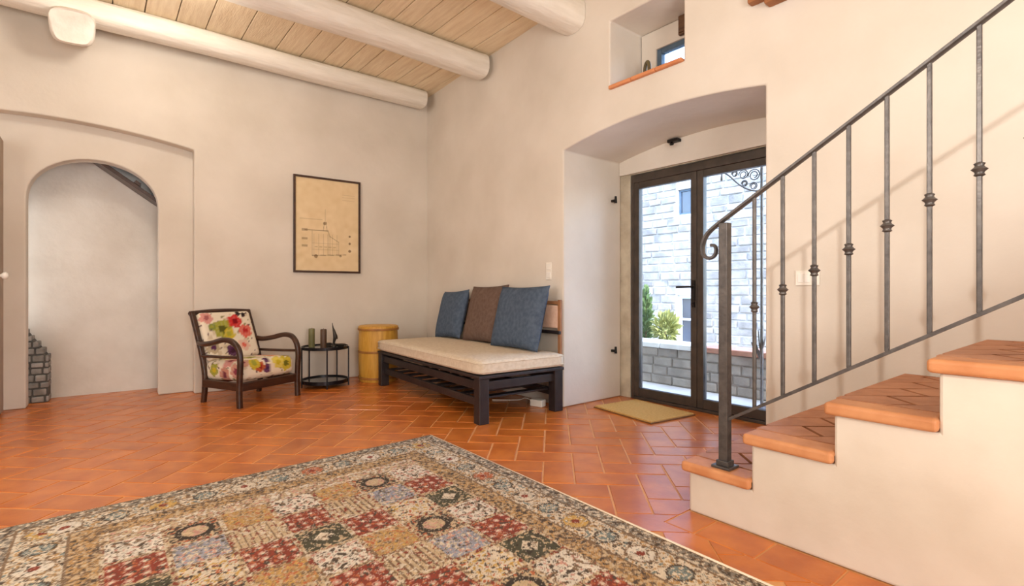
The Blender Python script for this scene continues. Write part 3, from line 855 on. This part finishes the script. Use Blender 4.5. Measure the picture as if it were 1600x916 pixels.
cushion(0.64, 0.58, 0.13, 1.10, math.radians(14.5), M['taupe'], 'taupe brown throw cushion between the two blue cushions', 5, 0.03, math.radians(1.5))
cushion(0.70, 0.57, 0.14, 0.455, math.radians(14.5), M['blue'], 'slate blue throw cushion nearest the glazed door', 8, -0.03, math.radians(0.5))

# ------------------------------------------------------------------ armchair
ch = thing('armchair', 'low armchair with dark curved wooden frame and floral upholstery by the niche', 'armchair', (1.10, 5.185, 0), math.radians(204.8))
HW = 0.30
def sq(pts, r, k=6): return MB().tube(smooth_path(pts, k), r, sec=RSQ, up=(1, 0, 0))
for s in (-1, 1):
    x = s * (HW - 0.02)
    part('back_post', sq([(x, -0.255, 0.0), (x, -0.235, 0.14), (x, -0.24, 0.28), (x, -0.29, 0.46), (x, -0.355, 0.63), (x, -0.425, 0.80)], 0.021), M['dark_wood'], ch, smooth=True, auto=60)
    x2 = s * HW
    part('armrest', sq([(s * (HW - .018), -0.315, 0.53), (x2, -0.22, 0.522), (x2 + s * .006, -0.08, 0.542), (x2 + s * .01, 0.06, 0.572), (x2 + s * .008, 0.17, 0.562), (x2, 0.245, 0.50), (x2, 0.268, 0.40), (x2, 0.262, 0.27), (x2, 0.256, 0.13), (x2, 0.262, 0.0)], 0.0215), M['dark_wood'], ch, smooth=True, auto=60)
    part('side_rail', MB().box((s * (HW - .012), 0.01, 0.175), (0.03, 0.50, 0.07)), M['dark_wood'], ch, bevel=0.006)
    part('arm_rail', sq([(s * (HW - .012), -0.28, 0.415), (s * (HW - .008), 0.0, 0.42), (s * (HW - .005), 0.26, 0.43)], 0.012), M['dark_wood'], ch, smooth=True, auto=60)
part('front_rail', MB().box((0, 0.255, 0.175), (2 * HW - 0.04, 0.032, 0.075)), M['dark_wood'], ch, bevel=0.008)
part('rear_rail', MB().box((0, -0.235, 0.18), (2 * HW - 0.08, 0.03, 0.06)), M['dark_wood'], ch, bevel=0.006)
part('top_rail', sq([(-HW + 0.0, -0.425, 0.79), (-.1, -0.435, 0.802), (.1, -0.435, 0.802), (HW - 0.0, -0.425, 0.79)], (0.020, 0.018)), M['dark_wood'], ch, smooth=True, auto=60)

def flowers(a, b, blooms, seed):
    """cream ground with printed blooms; a,b arrays in metres; blooms: (a,b,r,colour,core)"""
    rnd = np.random.default_rng(seed)
    out = np.empty(a.shape + (3,)); out[:] = lin((236, 224, 204))
    def pn(f, p): return np.sin(a * f + p) * np.cos(b * f * 1.3 - p * 1.7) + np.sin((a + b) * f * .7 + 2 * p)
    m = pn(46, 1.0) > 1.15; out[m] = lin((214, 196, 170))
    m = pn(61, 2.2) > 1.45; out[m] = lin((150, 140, 96))
    m = pn(74, 4.1) > 1.55; out[m] = lin((96, 62, 70))
    for (ca_, cb, r, c, core) in blooms:
        d = np.hypot(a - ca_, b - cb); an = np.arctan2(b - cb, a - ca_)
        rr = r * 1.12 * (1 + 0.10 * np.cos(5 * an + ca_ * 40) + 0.05 * np.cos(9 * an))
        m = d < rr; out[m] = lin(c)
        m = (d < rr) & (np.cos(10 * an + d * 60) > 0.55); out[m] = lin(np.array(c) * 0.8 + 40)
        m = d < rr * 0.42; out[m] = lin(core)
    return out
GR, YE, RE, CO, PU, PK = (164, 162, 64), (206, 184, 54), (206, 54, 52), (222, 108, 92), (96, 52, 92), (216, 150, 140)
me = rounded_box(0.545, 0.52, 0.17, 0.055, 34, 0.012)
vv_ = np.array([v.co[:] for v in me.vertices])
ed = np.abs(vv_[:, 0]) > 0.225
a_ = np.where(ed, np.sign(vv_[:, 0]) * (0.27 + (0.06 - vv_[:, 2])), vv_[:, 0]); b_ = np.where((vv_[:, 1] > 0.2) & ~ed, 0.26 + (0.06 - vv_[:, 2]), vv_[:, 1])
cl = flowers(a_, b_, [(-0.17, 0.30, 0.058, YE, (120, 116, 40)), (-0.09, 0.28, 0.05, (226, 206, 90), YE), (0.03, 0.32, 0.035, PU, (70, 40, 80)), (0.02, 0.24, 0.03, PU, (60, 40, 70)),
                      (0.10, 0.30, 0.04, (190, 90, 50), (150, 40, 40)), (0.15, 0.26, 0.05, YE, GR), (0.22, 0.05, 0.07, PK, (150, 80, 84)), (-0.15, 0.08, 0.06, (230, 180, 120), RE),
                      (0.05, 0.05, 0.055, GR, (120, 120, 50)), (-0.2, -0.1, 0.06, CO, RE), (0.33, 0.17, 0.06, (206, 150, 132), (150, 70, 84)), (0.36, 0.02, 0.06, (200, 140, 120), (120, 60, 70)), (0.32, -0.12, 0.05, GR, YE), (0.24, 0.22, 0.05, (200, 150, 130), (140, 70, 80)), (0.1, -0.13, 0.06, YE, GR), (-0.22, 0.2, 0.045, (170, 150, 80), PU)], 3)
color_attr(me, cl)
o = finish('seat_cushion', me, M['floral'], ch, smooth=True, loc=(0, 0.0, 0.292)); o.rotation_euler = (math.radians(3), 0, 0); o['label'] = 'floral print seat cushion'
me = rounded_box(0.515, 0.46, 0.085, 0.035, 34, 0.012)
vv_ = np.array([v.co[:] for v in me.vertices])
# local +x is the viewer's left; y runs up the back
cl = flowers(vv_[:, 0], vv_[:, 1], [(0.07, 0.05, 0.082, GR, (92, 92, 36)), (0.02, 0.0, 0.05, YE, GR), (-0.07, 0.12, 0.062, RE, (130, 20, 30)), (-0.15, 0.02, 0.058, CO, (190, 50, 50)),
                                    (0.2, 0.17, 0.05, PK, (170, 100, 100)), (0.2, -0.12, 0.05, (190, 170, 140), PU), (-0.1, -0.12, 0.05, (230, 190, 170), CO), (0.03, -0.17, 0.05, PU, (70, 40, 60)),
                                    (-0.12, 0.2, 0.022, (50, 40, 40), (30, 24, 24)), (-0.17, 0.19, 0.02, (50, 40, 40), (30, 24, 24)), (0.17, 0.08, 0.03, (130, 140, 70), GR)], 5)
color_attr(me, cl)
o = finish('back_cushion', me, M['floral'], ch, smooth=True)
o['label'] = 'floral print back cushion'
th = math.atan2(0.80 - 0.36, -0.425 + 0.245)     # along the back
o.matrix_parent_inverse = Matrix.Identity(4)
o.location = (0, -0.315, 0.575); o.rotation_euler = (th, 0, 0)

# ------------------------------------------------------------------ round side table
TX, TY = 1.862, 5.43
tb = thing('side_table', 'round two tier black metal side table between the armchair and the bamboo basket', 'table', (TX, TY, 0))
TR = 0.235
def ringm(r, z, t, h, n=40):
    return MB().lathe([(r - t, z), (r, z), (r, z + h), (r - t, z + h), (r - t, z)], n)
part('tabletop', MB().lathe([(0.0, 0.398), (TR - .008, 0.398), (TR - .006, 0.402), (TR - .008, 0.407), (0.0, 0.407)], 40), M['shelf_glass'], tb, smooth=True, auto=40, label='smoked grey top')
part('top_rim', ringm(TR, 0.388, 0.008, 0.03), M['table_metal'], tb, smooth=True, auto=40)
part('lower_shelf', MB().lathe([(0.0, 0.052), (TR - .008, 0.052), (TR - .006, 0.056), (TR - .008, 0.06), (0.0, 0.06)], 40), M['shelf_glass'], tb, smooth=True, auto=40, label='smoked grey lower shelf')
part('lower_rim', ringm(TR, 0.038, 0.008, 0.036), M['table_metal'], tb, smooth=True, auto=40)
for k in range(5):
    a = math.radians(-112 + 72 * k + 8)
    part('leg', MB().tube([((TR + .006) * math.cos(a), (TR + .006) * math.sin(a), 0), ((TR + .006) * math.cos(a), (TR + .006) * math.sin(a), 0.412)], 0.0075, 8), M['table_metal'], tb, smooth=True, auto=40)
def on_table(px, d): # pixel column and depth to a spot on the table top
    l = (px - 800) / 800
    return ((FX + FY * l) * d, (FY - FX * l) * d)
for px, d, m, lab, nm in ((487, 5.34, 'olive_wax', 'olive green pillar candle, left of the two on the side table', 'olive'), (505.5, 5.26, 'brown_wax', 'dark brown pillar candle, right of the two on the side table', 'brown')):
    x, y = on_table(px, d)
    t = thing('pillar_candle', lab, 'candle', (x, y, 0.4085), 0, 'pillar candles on the side table')
    part('wax', MB().lathe([(0.0, 0), (0.03, 0), (0.031, 0.004), (0.031, 0.188), (0.028, 0.194), (0.018, 0.188), (0.0, 0.186)], 24), M[m], t, smooth=True, auto=50)
    part('wick', MB().tube([(0, 0, 0.185), (0.001, 0, 0.203)], 0.0018, 6), M['black_iron'], t)
x, y = on_table(521.5, 5.37)
t = thing('figurine', 'slim dark pointed figurine standing at the back of the side table', 'figurine', (x, y, 0.4085), math.radians(-30))
part('plinth', MB().lathe([(0.0, 0), (0.03, 0), (0.03, 0.012), (0.022, 0.02), (0.0, 0.02)], 18), M['bronze'], t, smooth=True, auto=40)
part('body', MB().tube(smooth_path([(-.004, 0, 0.018), (0.006, 0, 0.07), (0.014, 0, 0.105), (0.004, 0, 0.16), (-0.008, 0, 0.205), (-0.014, 0, 0.25)], 5), [0.011 + 0.010 * math.exp(-((i - 10) / 5.0) ** 2) if i < 18 else max(0.0035, 0.012 - 0.0012 * (i - 16)) for i in range(26)], 10), M['bronze'], t, smooth=True, auto=60)
part('wing', MB().tube(smooth_path([(0.008, 0, 0.16), (0.03, 0, 0.11), (0.036, 0, 0.08)], 4), [0.005, .007, .008, .009, .009, .008, .007, .005, .003], 8), M['bronze'], t, smooth=True)
x, y = on_table(532, 5.38)
tag(part('ash_bowl', MB().lathe([(0.0, 0), (0.03, 0), (0.05, 0.022), (0.053, 0.03), (0.047, 0.03), (0.03, 0.012), (0.0, 0.01)], 24), M['bronze'], smooth=True, auto=50, loc=(x, y, 0.4085)), 'low dark bowl at the right edge of the side table', 'bowl')
x, y = on_table(513, 5.42)
tag(part('trinket_box', MB().box((0, 0, 0.016), (0.055, 0.045, 0.032)).box((0, 0, 0.035), (0.058, 0.048, 0.006)), M['bronze'], bevel=0.003, loc=(x, y, 0.4085)), 'tiny dark box behind the brown candle on the side table', 'box')

# ------------------------------------------------------------------ bamboo basket
bb = thing('bamboo_basket', 'tall golden bamboo basket with lid in the corner behind the daybed', 'basket', (2.445, 5.395, 0))
part('body', MB().lathe([(0.0, 0), (0.20, 0), (0.206, 0.01), (0.212, 0.15), (0.214, 0.3), (0.212, 0.45), (0.207, 0.56), (0.0, 0.56)], 72, wob=lambda a: 0.010 * abs(math.sin(18 * a))), M['bamboo'], bb, smooth=True, auto=50)
for z in (0.03, 0.315):
    part('band', MB().lathe([(0.208, z), (0.219, z), (0.221, z + .012), (0.219, z + .024), (0.208, z + .024)], 48), M['bamboo_dark'], bb, smooth=True, auto=50)
lid = part('lid', MB().lathe([(0.0, 0.562), (0.216, 0.562), (0.219, 0.58), (0.216, 0.603), (0.20, 0.612), (0.0, 0.616)], 48), M['bamboo'], bb, smooth=True, auto=40)
part('lid_rim', MB().lathe([(0.212, 0.562), (0.223, 0.562), (0.225, 0.572), (0.223, 0.585), (0.212, 0.585)], 48), M['bamboo_dark'], lid, smooth=True, auto=40)

# ------------------------------------------------------------------ doormat
dm = thing('doormat', 'small golden coir doormat in front of the glazed door', 'mat', (3.50, 2.605, 0.001), math.radians(-7))
part('mat_field', MB().box((0, 0, 0.010), (0.49, 0.63, 0.016)), M['coir'], dm, bevel=0.003)
part('mat_border', MB().box((0, 0, 0.004), (0.505, 0.645, 0.008)), M['coir_edge'], dm, bevel=0.002)

# ------------------------------------------------------------------ picture
pc = thing('framed_drawing', 'dark framed sepia architectural drawing hung on the back wall', 'picture', bw(2.0, -0.003, 1.723), -0.034)
PW, PH = 0.735, 1.055
for c, d in (((0, -.012, PH / 2 - .011), (PW, .024, .022)), ((0, -.012, -PH / 2 + .011), (PW, .024, .022)), ((-PW / 2 + .011, -.012, 0), (.022, .024, PH - .044)), ((PW / 2 - .011, -.012, 0), (.022, .024, PH - .044))):
    part('frame_side', MB().box(c, d), M['dark_wood'], pc, bevel=0.003)
NX, NZ = 150, 220
gx, gz = np.meshgrid(np.linspace(-PW / 2 + .02, PW / 2 - .02, NX), np.linspace(-PH / 2 + .02, PH / 2 - .02, NZ))
paper = np.empty(gx.shape + (3,)); paper[:] = (232, 208, 168)
st_ = blur(RNG.random(gx.shape), 40); st_ = (st_ - st_.mean()) / st_.std()
paper += st_[..., None] * np.array((2, 2.5, 3.5))
def ink(mask, k): 
    paper[mask] = paper[mask] * (1 - k) + np.array((92, 70, 48)) * k
def seg(x0, z0, x1, z1, t_=0.0035, k=0.35):
    dx, dz = x1 - x0, z1 - z0; L2 = dx * dx + dz * dz
    t = np.clip(((gx - x0) * dx + (gz - z0) * dz) / L2, 0, 1)
    ink(np.hypot(gx - x0 - t * dx, gz - z0 - t * dz) < t_, k)
def dot(x, z, r, k=0.6): ink(np.hypot(gx - x, gz - z) < r, k)
# a faint elevation with a tower, base line, floor lines and side notes
seg(-0.17, -0.34, 0.2, -0.32, .004, .5); seg(-0.17, -0.34, -0.17, -0.06); seg(-0.25, -0.06, 0.0, -0.06, .004, .5); seg(0.0, -0.06, 0.02, -0.12); seg(0.02, -0.12, 0.02, -0.33)
seg(0.12, -0.18, 0.12, -0.33); seg(0.02, -0.12, 0.12, -0.18); seg(-0.05, -0.06, -0.04, 0.04); seg(-0.01, -0.06, -0.02, 0.04); seg(-0.03, 0.04, -0.03, 0.18, .003, .25)
seg(-0.17, -0.2, 0.12, -0.2, .003, .2); seg(-0.17, -0.27, 0.12, -0.27, .003, .2); seg(-0.3, 0.06, -0.06, 0.06, .003, .15)
for k in range(6): seg(-0.15 + k * 0.05, -0.33, -0.15 + k * 0.05, -0.1, .0028, .22)
for k in range(5): seg(-0.14 + k * 0.05, -0.24, -0.115 + k * 0.05, -0.24, .005, .25)
dot(-0.035, 0.02, .018, .5); dot(-0.13, -0.345, .02, .5); dot(0.14, -0.335, .014, .4)
for z in (-0.06, -0.155, -0.235): ink((np.abs(gx + 0.25) < .03) & (np.abs(gz - z) < .012), .35)
for z, r in ((-0.11, .012), (-0.19, .014), (-0.275, .016)): dot(0.245, z, r, .65)
for z in (0.30, 0.33, 0.36): seg(0.16, z, 0.3, z, .003, .16)
me = bpy.data.meshes.new('print')
idx = np.arange(NX * NZ).reshape(NZ, NX)
me.from_pydata(np.stack([gx, np.full_like(gx, -0.010), gz], -1).reshape(-1, 3).tolist(), [], np.stack([idx[:-1, :-1], idx[:-1, 1:], idx[1:, 1:], idx[1:, :-1]], -1).reshape(-1, 4).tolist())
me.update(); color_attr(me, lin(np.clip(paper.reshape(-1, 3), 0, 255)))
finish('drawing_sheet', me, M['paper'], pc)
part('back_board', MB().box((0, -.004, 0), (PW - .03, .006, PH - .03)), M['back_wood'], pc)

# ------------------------------------------------------------------ switches, cables
sw = thing('light_switch', 'white double switch plate on the wall above the daybed', 'switch', (R + bend(3.30) - 0.001, 3.30, 1.172), -math.pi / 2 + SA)
part('switch_plate', MB().box((0, -.004, 0), (0.08, .008, 0.155)), M['white_plastic'], sw, bevel=0.003)
for z in (0.036, -0.036): part('rocker', MB().box((0, -.010, z), (0.05, .006, 0.05)), M['porcelain'], sw, bevel=0.002)
sw = thing('light_switch', 'white switch plate on the wall behind the stair balusters', 'switch', (R - 0.001, 1.185, 1.07), -math.pi / 2)
part('switch_plate', MB().box((0, -.004, 0), (0.125, .008, 0.085)), M['white_plastic'], sw, bevel=0.003)
for x in (-0.035, 0.0, 0.035): part('rocker', MB().box((x, -.010, 0), (0.028, .006, 0.05)), M['porcelain'], sw, bevel=0.002)
t = thing('power_adapter', 'small white plug adapter on the floor under the daybed end', 'adapter', (2.96, 3.30, 0.0), 0.3)
part('adapter_body', MB().box((0, 0, 0.03), (0.07, 0.12, 0.06)), M['white_plastic'], t, bevel=0.006)
part('cable', MB().tube(smooth_path([(0, 0.055, 0.04), (0.02, 0.14, 0.05), (0.05, 0.22, 0.02), (0.03, 0.34, 0.006), (-.04, 0.46, 0.006)], 5), 0.004, 6), M['white_plastic'], t, smooth=True)

# ------------------------------------------------------------------ open door leaf at the far left
dl = struct_empty('door_2', (-0.618, 5.925, 0))
part('door_panel', MB().box((0, -0.20, 1.12), (0.035, 0.36, 2.22)), M['grey_leaf'], dl, bevel=0.004)
part('door_knob', MB().lathe([(0.0, 0.0), (0.012, 0.0), (0.012, 0.02), (0.026, 0.03), (0.03, 0.045), (0.022, 0.058), (0.0, 0.062)], 20), M['porcelain'], dl, smooth=True, auto=60, label='white porcelain knob', loc=(0.0, 0, 0)).matrix_local = Matrix.Translation((0.018, -0.345, 1.115)) @ Matrix.Rotation(math.pi / 2, 4, 'Y')

# ------------------------------------------------------------------ passage behind the arch
sb = thing('slatted_soffit', 'dark sloping wooden boards seen through the top of the arched niche', 'boards', (0, 0, 0))
p0 = Vector(bw(-0.12, 0.30, 2.29)); p1 = Vector(bw(0.66, 0.30, 1.72))
L = (p1 - p0).length; tl = math.atan2(p0.z - p1.z, math.hypot(p1.x - p0.x, p1.y - p0.y))
rot = (Matrix.Rotation(-0.034, 3, 'Z') @ Matrix.Rotation(tl, 3, 'Y'))
for k in range(4):
    off = 0.03 + k * 0.066
    c = (p0 + p1) / 2 + BN * (off - 0.02)
    part('board', MB().box(c, (L, 0.056, 0.035), mtx=rot), M['dark_wood'], sb, bevel=0.004)
for k in range(3):
    c = p0 + (p1 - p0) * (0.15 + 0.35 * k) + BN * 0.11 + rot @ Vector((0, 0, 0.035))
    part('batten', MB().box(c, (0.05, 0.255, 0.03), mtx=rot), M['dark_wood'], sb)
sp = thing('stone_pier', 'small stepped pier of grey stones inside the arched niche at left', 'pier', (0, 0, 0))
part('core', MB().prism([(-.54, 0.0), (-0.355, 0.0), (-0.355, 0.39), (-.54, 0.69)], -0.09, 0.09), M['dark_mortar'], sp)
co_ = sp.children[0]
co_.matrix_local = Matrix.Translation(bw(0, 0.46)) @ Matrix.Rotation(-0.034, 4, 'Z') @ Matrix.Rotation(math.pi / 2, 4, 'X')
zr = 0.0; row = 0
while zr < 0.66:
    hrow = random.uniform(0.05, 0.07)
    xmax = -0.345 if zr < 0.38 else -0.345 - (zr - 0.38) * 0.62
    x = -0.56 + (0.02 if row % 2 else 0)
    while x < xmax - 0.02:
        wv = min(random.uniform(0.06, 0.10), xmax - x)
        if wv > 0.02:
            part('stone', MB().box(bw(x + wv / 2, 0.455, zr + hrow / 2), (wv - 0.012, 0.20 + random.uniform(-.01, .012), hrow - 0.012), -0.034), M['grey_stone'], sp, bevel=0.008)
        x += wv
    zr += hrow; row += 1

# ================================================================== OUTSIDE
o = part('terrace', MB().box((8.5, 4.0, -0.06), (9.0, 14.0, 0.1)), M['paving']); struct(o)
PX = 4.72
M['parapet_mortar'] = mat('parapet_mortar', (146, 136, 126), (160, 150, 140), 8, 0.95, 0.4, 30)
pw = thing('parapet_wall', 'low stone parapet with pale coping outside the glazed door', 'wall', (PX, 0, -0.01))
part('parapet_core', MB().box((0.141, 3.6, 0.195), (0.258, 5.0, 0.39)), M['parapet_mortar'], pw)
y = 2.0; 
for rowi in range(4):
    z0 = 0.004 + rowi * 0.098; y = 1.9 - random.uniform(0, .1)
    while y < 5.6:
        wv = random.uniform(0.16, 0.32)
        part('stone', MB().box((0.03, y + wv / 2, z0 + 0.047), (0.06 + random.uniform(0, .014), wv - 0.012, 0.088)), M['parapet'], pw, bevel=0.012)
        y += wv
for k in range(8):
    y0 = 2.86 + k * 0.42
    part('coping_slab', MB().box((0.14, y0 + .2, 0.42), (0.36, 0.412, 0.055)), M['coping'], pw, bevel=0.008)
for k in range(5):
    y0 = 1.3 + k * 0.31
    part('coping_brick', MB().box((0.14, y0 + .15, 0.418), (0.34, 0.30, 0.052)), M['brick_red'], pw, bevel=0.008, label='reddish coping brick')

# stone house across the lane
HX = 8.0
hs = thing('stone_house', 'pale stone house across the lane seen through the glazed door', 'building', (HX, 0, -0.01))
WIN = [(4.97, 5.23, 2.35, 2.80), (4.80, 5.24, 0.0, 0.93)]
# pieces of wall core around the windows
mbw = MB()
core = slab('wall_core', [(2.9, 0), (4.80, 0), (4.80, 0.93), (5.24, 0.93), (5.24, 0), (7.6, 0), (7.6, 3.75), (2.9, 3.75)], [[(4.97, 2.35), (5.23, 2.35), (5.23, 2.80), (4.97, 2.80)]], 0.3, (0.03, 0, 0), (0, 1, 0), (1, 0, 0), M['stone_mortar'], hs, bevel=0)
zr = 0.0; ns = 0
stones_far = MB()
while zr < 3.75:
    hrow = random.uniform(0.11, 0.16); y = 3.2 - random.uniform(0, .2)
    while y < 6.9:
        wv = random.uniform(0.24, 0.46)
        yy0, yy1, zz0, zz1 = y + .01, y + wv - .01, zr + .008, zr + hrow - .008
        segs = [(yy0, yy1)]
        for (a, b, c, d) in WIN:
            if zz1 > c - .02 and zz0 < d + .02:
                ns_ = []
                for (q0, q1) in segs:
                    if q1 <= a - .02 or q0 >= b + .02: ns_.append((q0, q1))
                    else:
                        if a - .02 - q0 > .05: ns_.append((q0, a - .02))
                        if q1 - b - .02 > .05: ns_.append((b + .02, q1))
                segs = ns_
        for q0, q1 in segs:
            pr = random.uniform(0.012, 0.034)
            if ns < 290:
                part('stone', MB().box((0.03 - pr / 2, (q0 + q1) / 2, (zz0 + zz1) / 2), (pr, q1 - q0, zz1 - zz0)), M['stone'], hs, bevel=0.012, bseg=1); ns += 1
            else:
                stones_far.box((0.03 - pr / 2, (q0 + q1) / 2, (zz0 + zz1) / 2), (pr, q1 - q0, zz1 - zz0))
        y += wv
    zr += hrow
if stones_far.v:
    o = part('stone_course', stones_far, M['stone'], hs); o['kind'] = 'stuff'
for i, (a, b, c, d) in enumerate(WIN):
    f = MB(); t_ = 0.035 if i == 0 else 0.06
    m_ = M['dark_pane'] if i == 0 else M['pale_frame']
    for q in ((a, a + t_, c, d), (b - t_, b, c, d), (a + t_, b - t_, c, c + t_), (a + t_, b - t_, d - t_, d)): bar(f, q[0], q[1], q[2], q[3], 0.08, 0.14)
    if i == 1: bar(f, a + t_, b - t_, 0.48, 0.52, 0.08, 0.13)
    fo = part('window', f, M['pale_frame'] if i else M['blue_frame'], hs)
    part('pane', bar(MB(), a + t_ - .003, b - t_ + .003, c + t_ - .003, d - t_ + .003, 0.105, 0.115), M['dark_pane'], fo)
# plants
def leaf_cloud(n, rad, ctr, size, seed, taper=0.0, up=0.3):
    rnd = random.Random(seed); mb = MB()
    for _ in range(n):
        while True:
            p = Vector((rnd.uniform(-1, 1), rnd.uniform(-1, 1), rnd.uniform(-1, 1)))
            if 0.2 < p.length < 1: break
        k = 1 - taper * (p.z * 0.5 + 0.5)
        pos = Vector(ctr) + Vector((p.x * rad[0] * k, p.y * rad[1] * k, p.z * rad[2]))
        d = Vector((p.x, p.y, p.z + up)).normalized(); s_ = d.cross(Vector((rnd.uniform(-1, 1), rnd.uniform(-1, 1), rnd.uniform(-1, 1)))).normalized()
        L = size * rnd.uniform(.7, 1.3); W = L * 0.25
        nrm = d.cross(s_) * W * .4
        mb.add([pos - d * L * .5, pos + s_ * W + nrm, pos + d * L * .5, pos - s_ * W + nrm, pos - nrm * .2], [(0, 1, 4), (1, 2, 4), (2, 3, 4), (3, 0, 4)])
    return mb
t = thing('potted_shrub', 'slim upright green shrub in a pot left outside the glazed door', 'plant', (6.25, 4.60, -0.01))
part('pot', MB().lathe([(0.0, 0), (0.09, 0), (0.13, 0.22), (0.145, 0.22), (0.145, 0.26), (0.12, 0.26), (0.11, 0.22), (0.0, 0.21)], 24), M['terra_pot'], t, smooth=True, auto=50)
part('stem', MB().tube([(0, 0, 0.2), (0.01, 0, 0.6), (0, 0, 0.95)], 0.012, 6), M['beam_wood'], t)
o = part('foliage', leaf_cloud(420, (0.14, 0.14, 0.42), (0, 0, 0.66), 0.10, 3, 0.55, 0.9), M['leaf'], t); o['kind'] = 'stuff'
t = thing('potted_bush', 'round yellow green bush in a blue pot beyond the parapet', 'plant', (6.1, 4.16, -0.01))
part('pot', MB().lathe([(0.0, 0), (0.12, 0), (0.17, 0.25), (0.185, 0.25), (0.185, 0.29), (0.16, 0.29), (0.15, 0.25), (0.0, 0.24)], 24), M['pot'], t, smooth=True, auto=50)
part('stem', MB().tube([(0, 0, 0.22), (0.0, 0.01, 0.45)], 0.014, 6), M['beam_wood'], t)
o = part('foliage', leaf_cloud(380, (0.19, 0.19, 0.21), (0, 0, 0.5), 0.10, 5), M['leaf_yellow'], t); o['kind'] = 'stuff'
# wrought iron lamp post with a scrolled bracket
lp = thing('lamp_post', 'slender wrought iron post with scrolled bracket outside the door', 'post', (4.42, 2.06, -0.01))
part('pole', MB().tube([(0, 0, 0), (0, 0, 2.12)], 0.013, 10), M['iron'], lp, smooth=True, auto=40)
part('foot', MB().lathe([(0.0, 0), (0.05, 0), (0.05, 0.01), (0.02, 0.03), (0.0, 0.03)], 16), M['iron'], lp, smooth=True, auto=40)
br = MB()
br.tube([(0, 0, 2.08), (0, 0.36, 2.095)], 0.008, 6)
br.tube(smooth_path([(0, 0, 1.86), (0, 0.09, 1.88), (0, 0.19, 1.94), (0, 0.29, 2.04), (0, 0.36, 2.09)], 5), 0.007, 6)
for cy, cz, r in ((0.065, 2.01, 0.055), (0.16, 2.03, 0.045), (0.24, 2.05, 0.03), (0.07, 1.915, 0.035), (0.15, 1.95, 0.03)):
    br.tube([(0, cy + (r * (1 - .6 * k / 22)) * math.cos(k * .5), cz + (r * (1 - .6 * k / 22)) * math.sin(k * .5)) for k in range(23)], 0.005, 6)
br.tube([(0, 0.36, 2.09), (0, 0.365, 2.01)], [0.006, 0.011], 6)
part('scroll_bracket', br, M['iron'], lp, smooth=True)
lf = MB()
for k, (dy, dz, L) in enumerate(((0.07, 0.20, .2), (0.03, 0.24, .2), (0.09, 0.1, .16), (-0.03, 0.12, .14))):
    lf.tube(smooth_path([(0, 0, 0.40 + .03 * k), (0, dy * .6, 0.40 + .03 * k + dz * .5), (0, dy, 0.40 + .03 * k + dz)], 4), [(0.004, .004 + .012 * math.sin(math.pi * i / 8)) for i in range(9)], 6)
part('leaf_ornament', lf, M['iron'], lp, smooth=True)
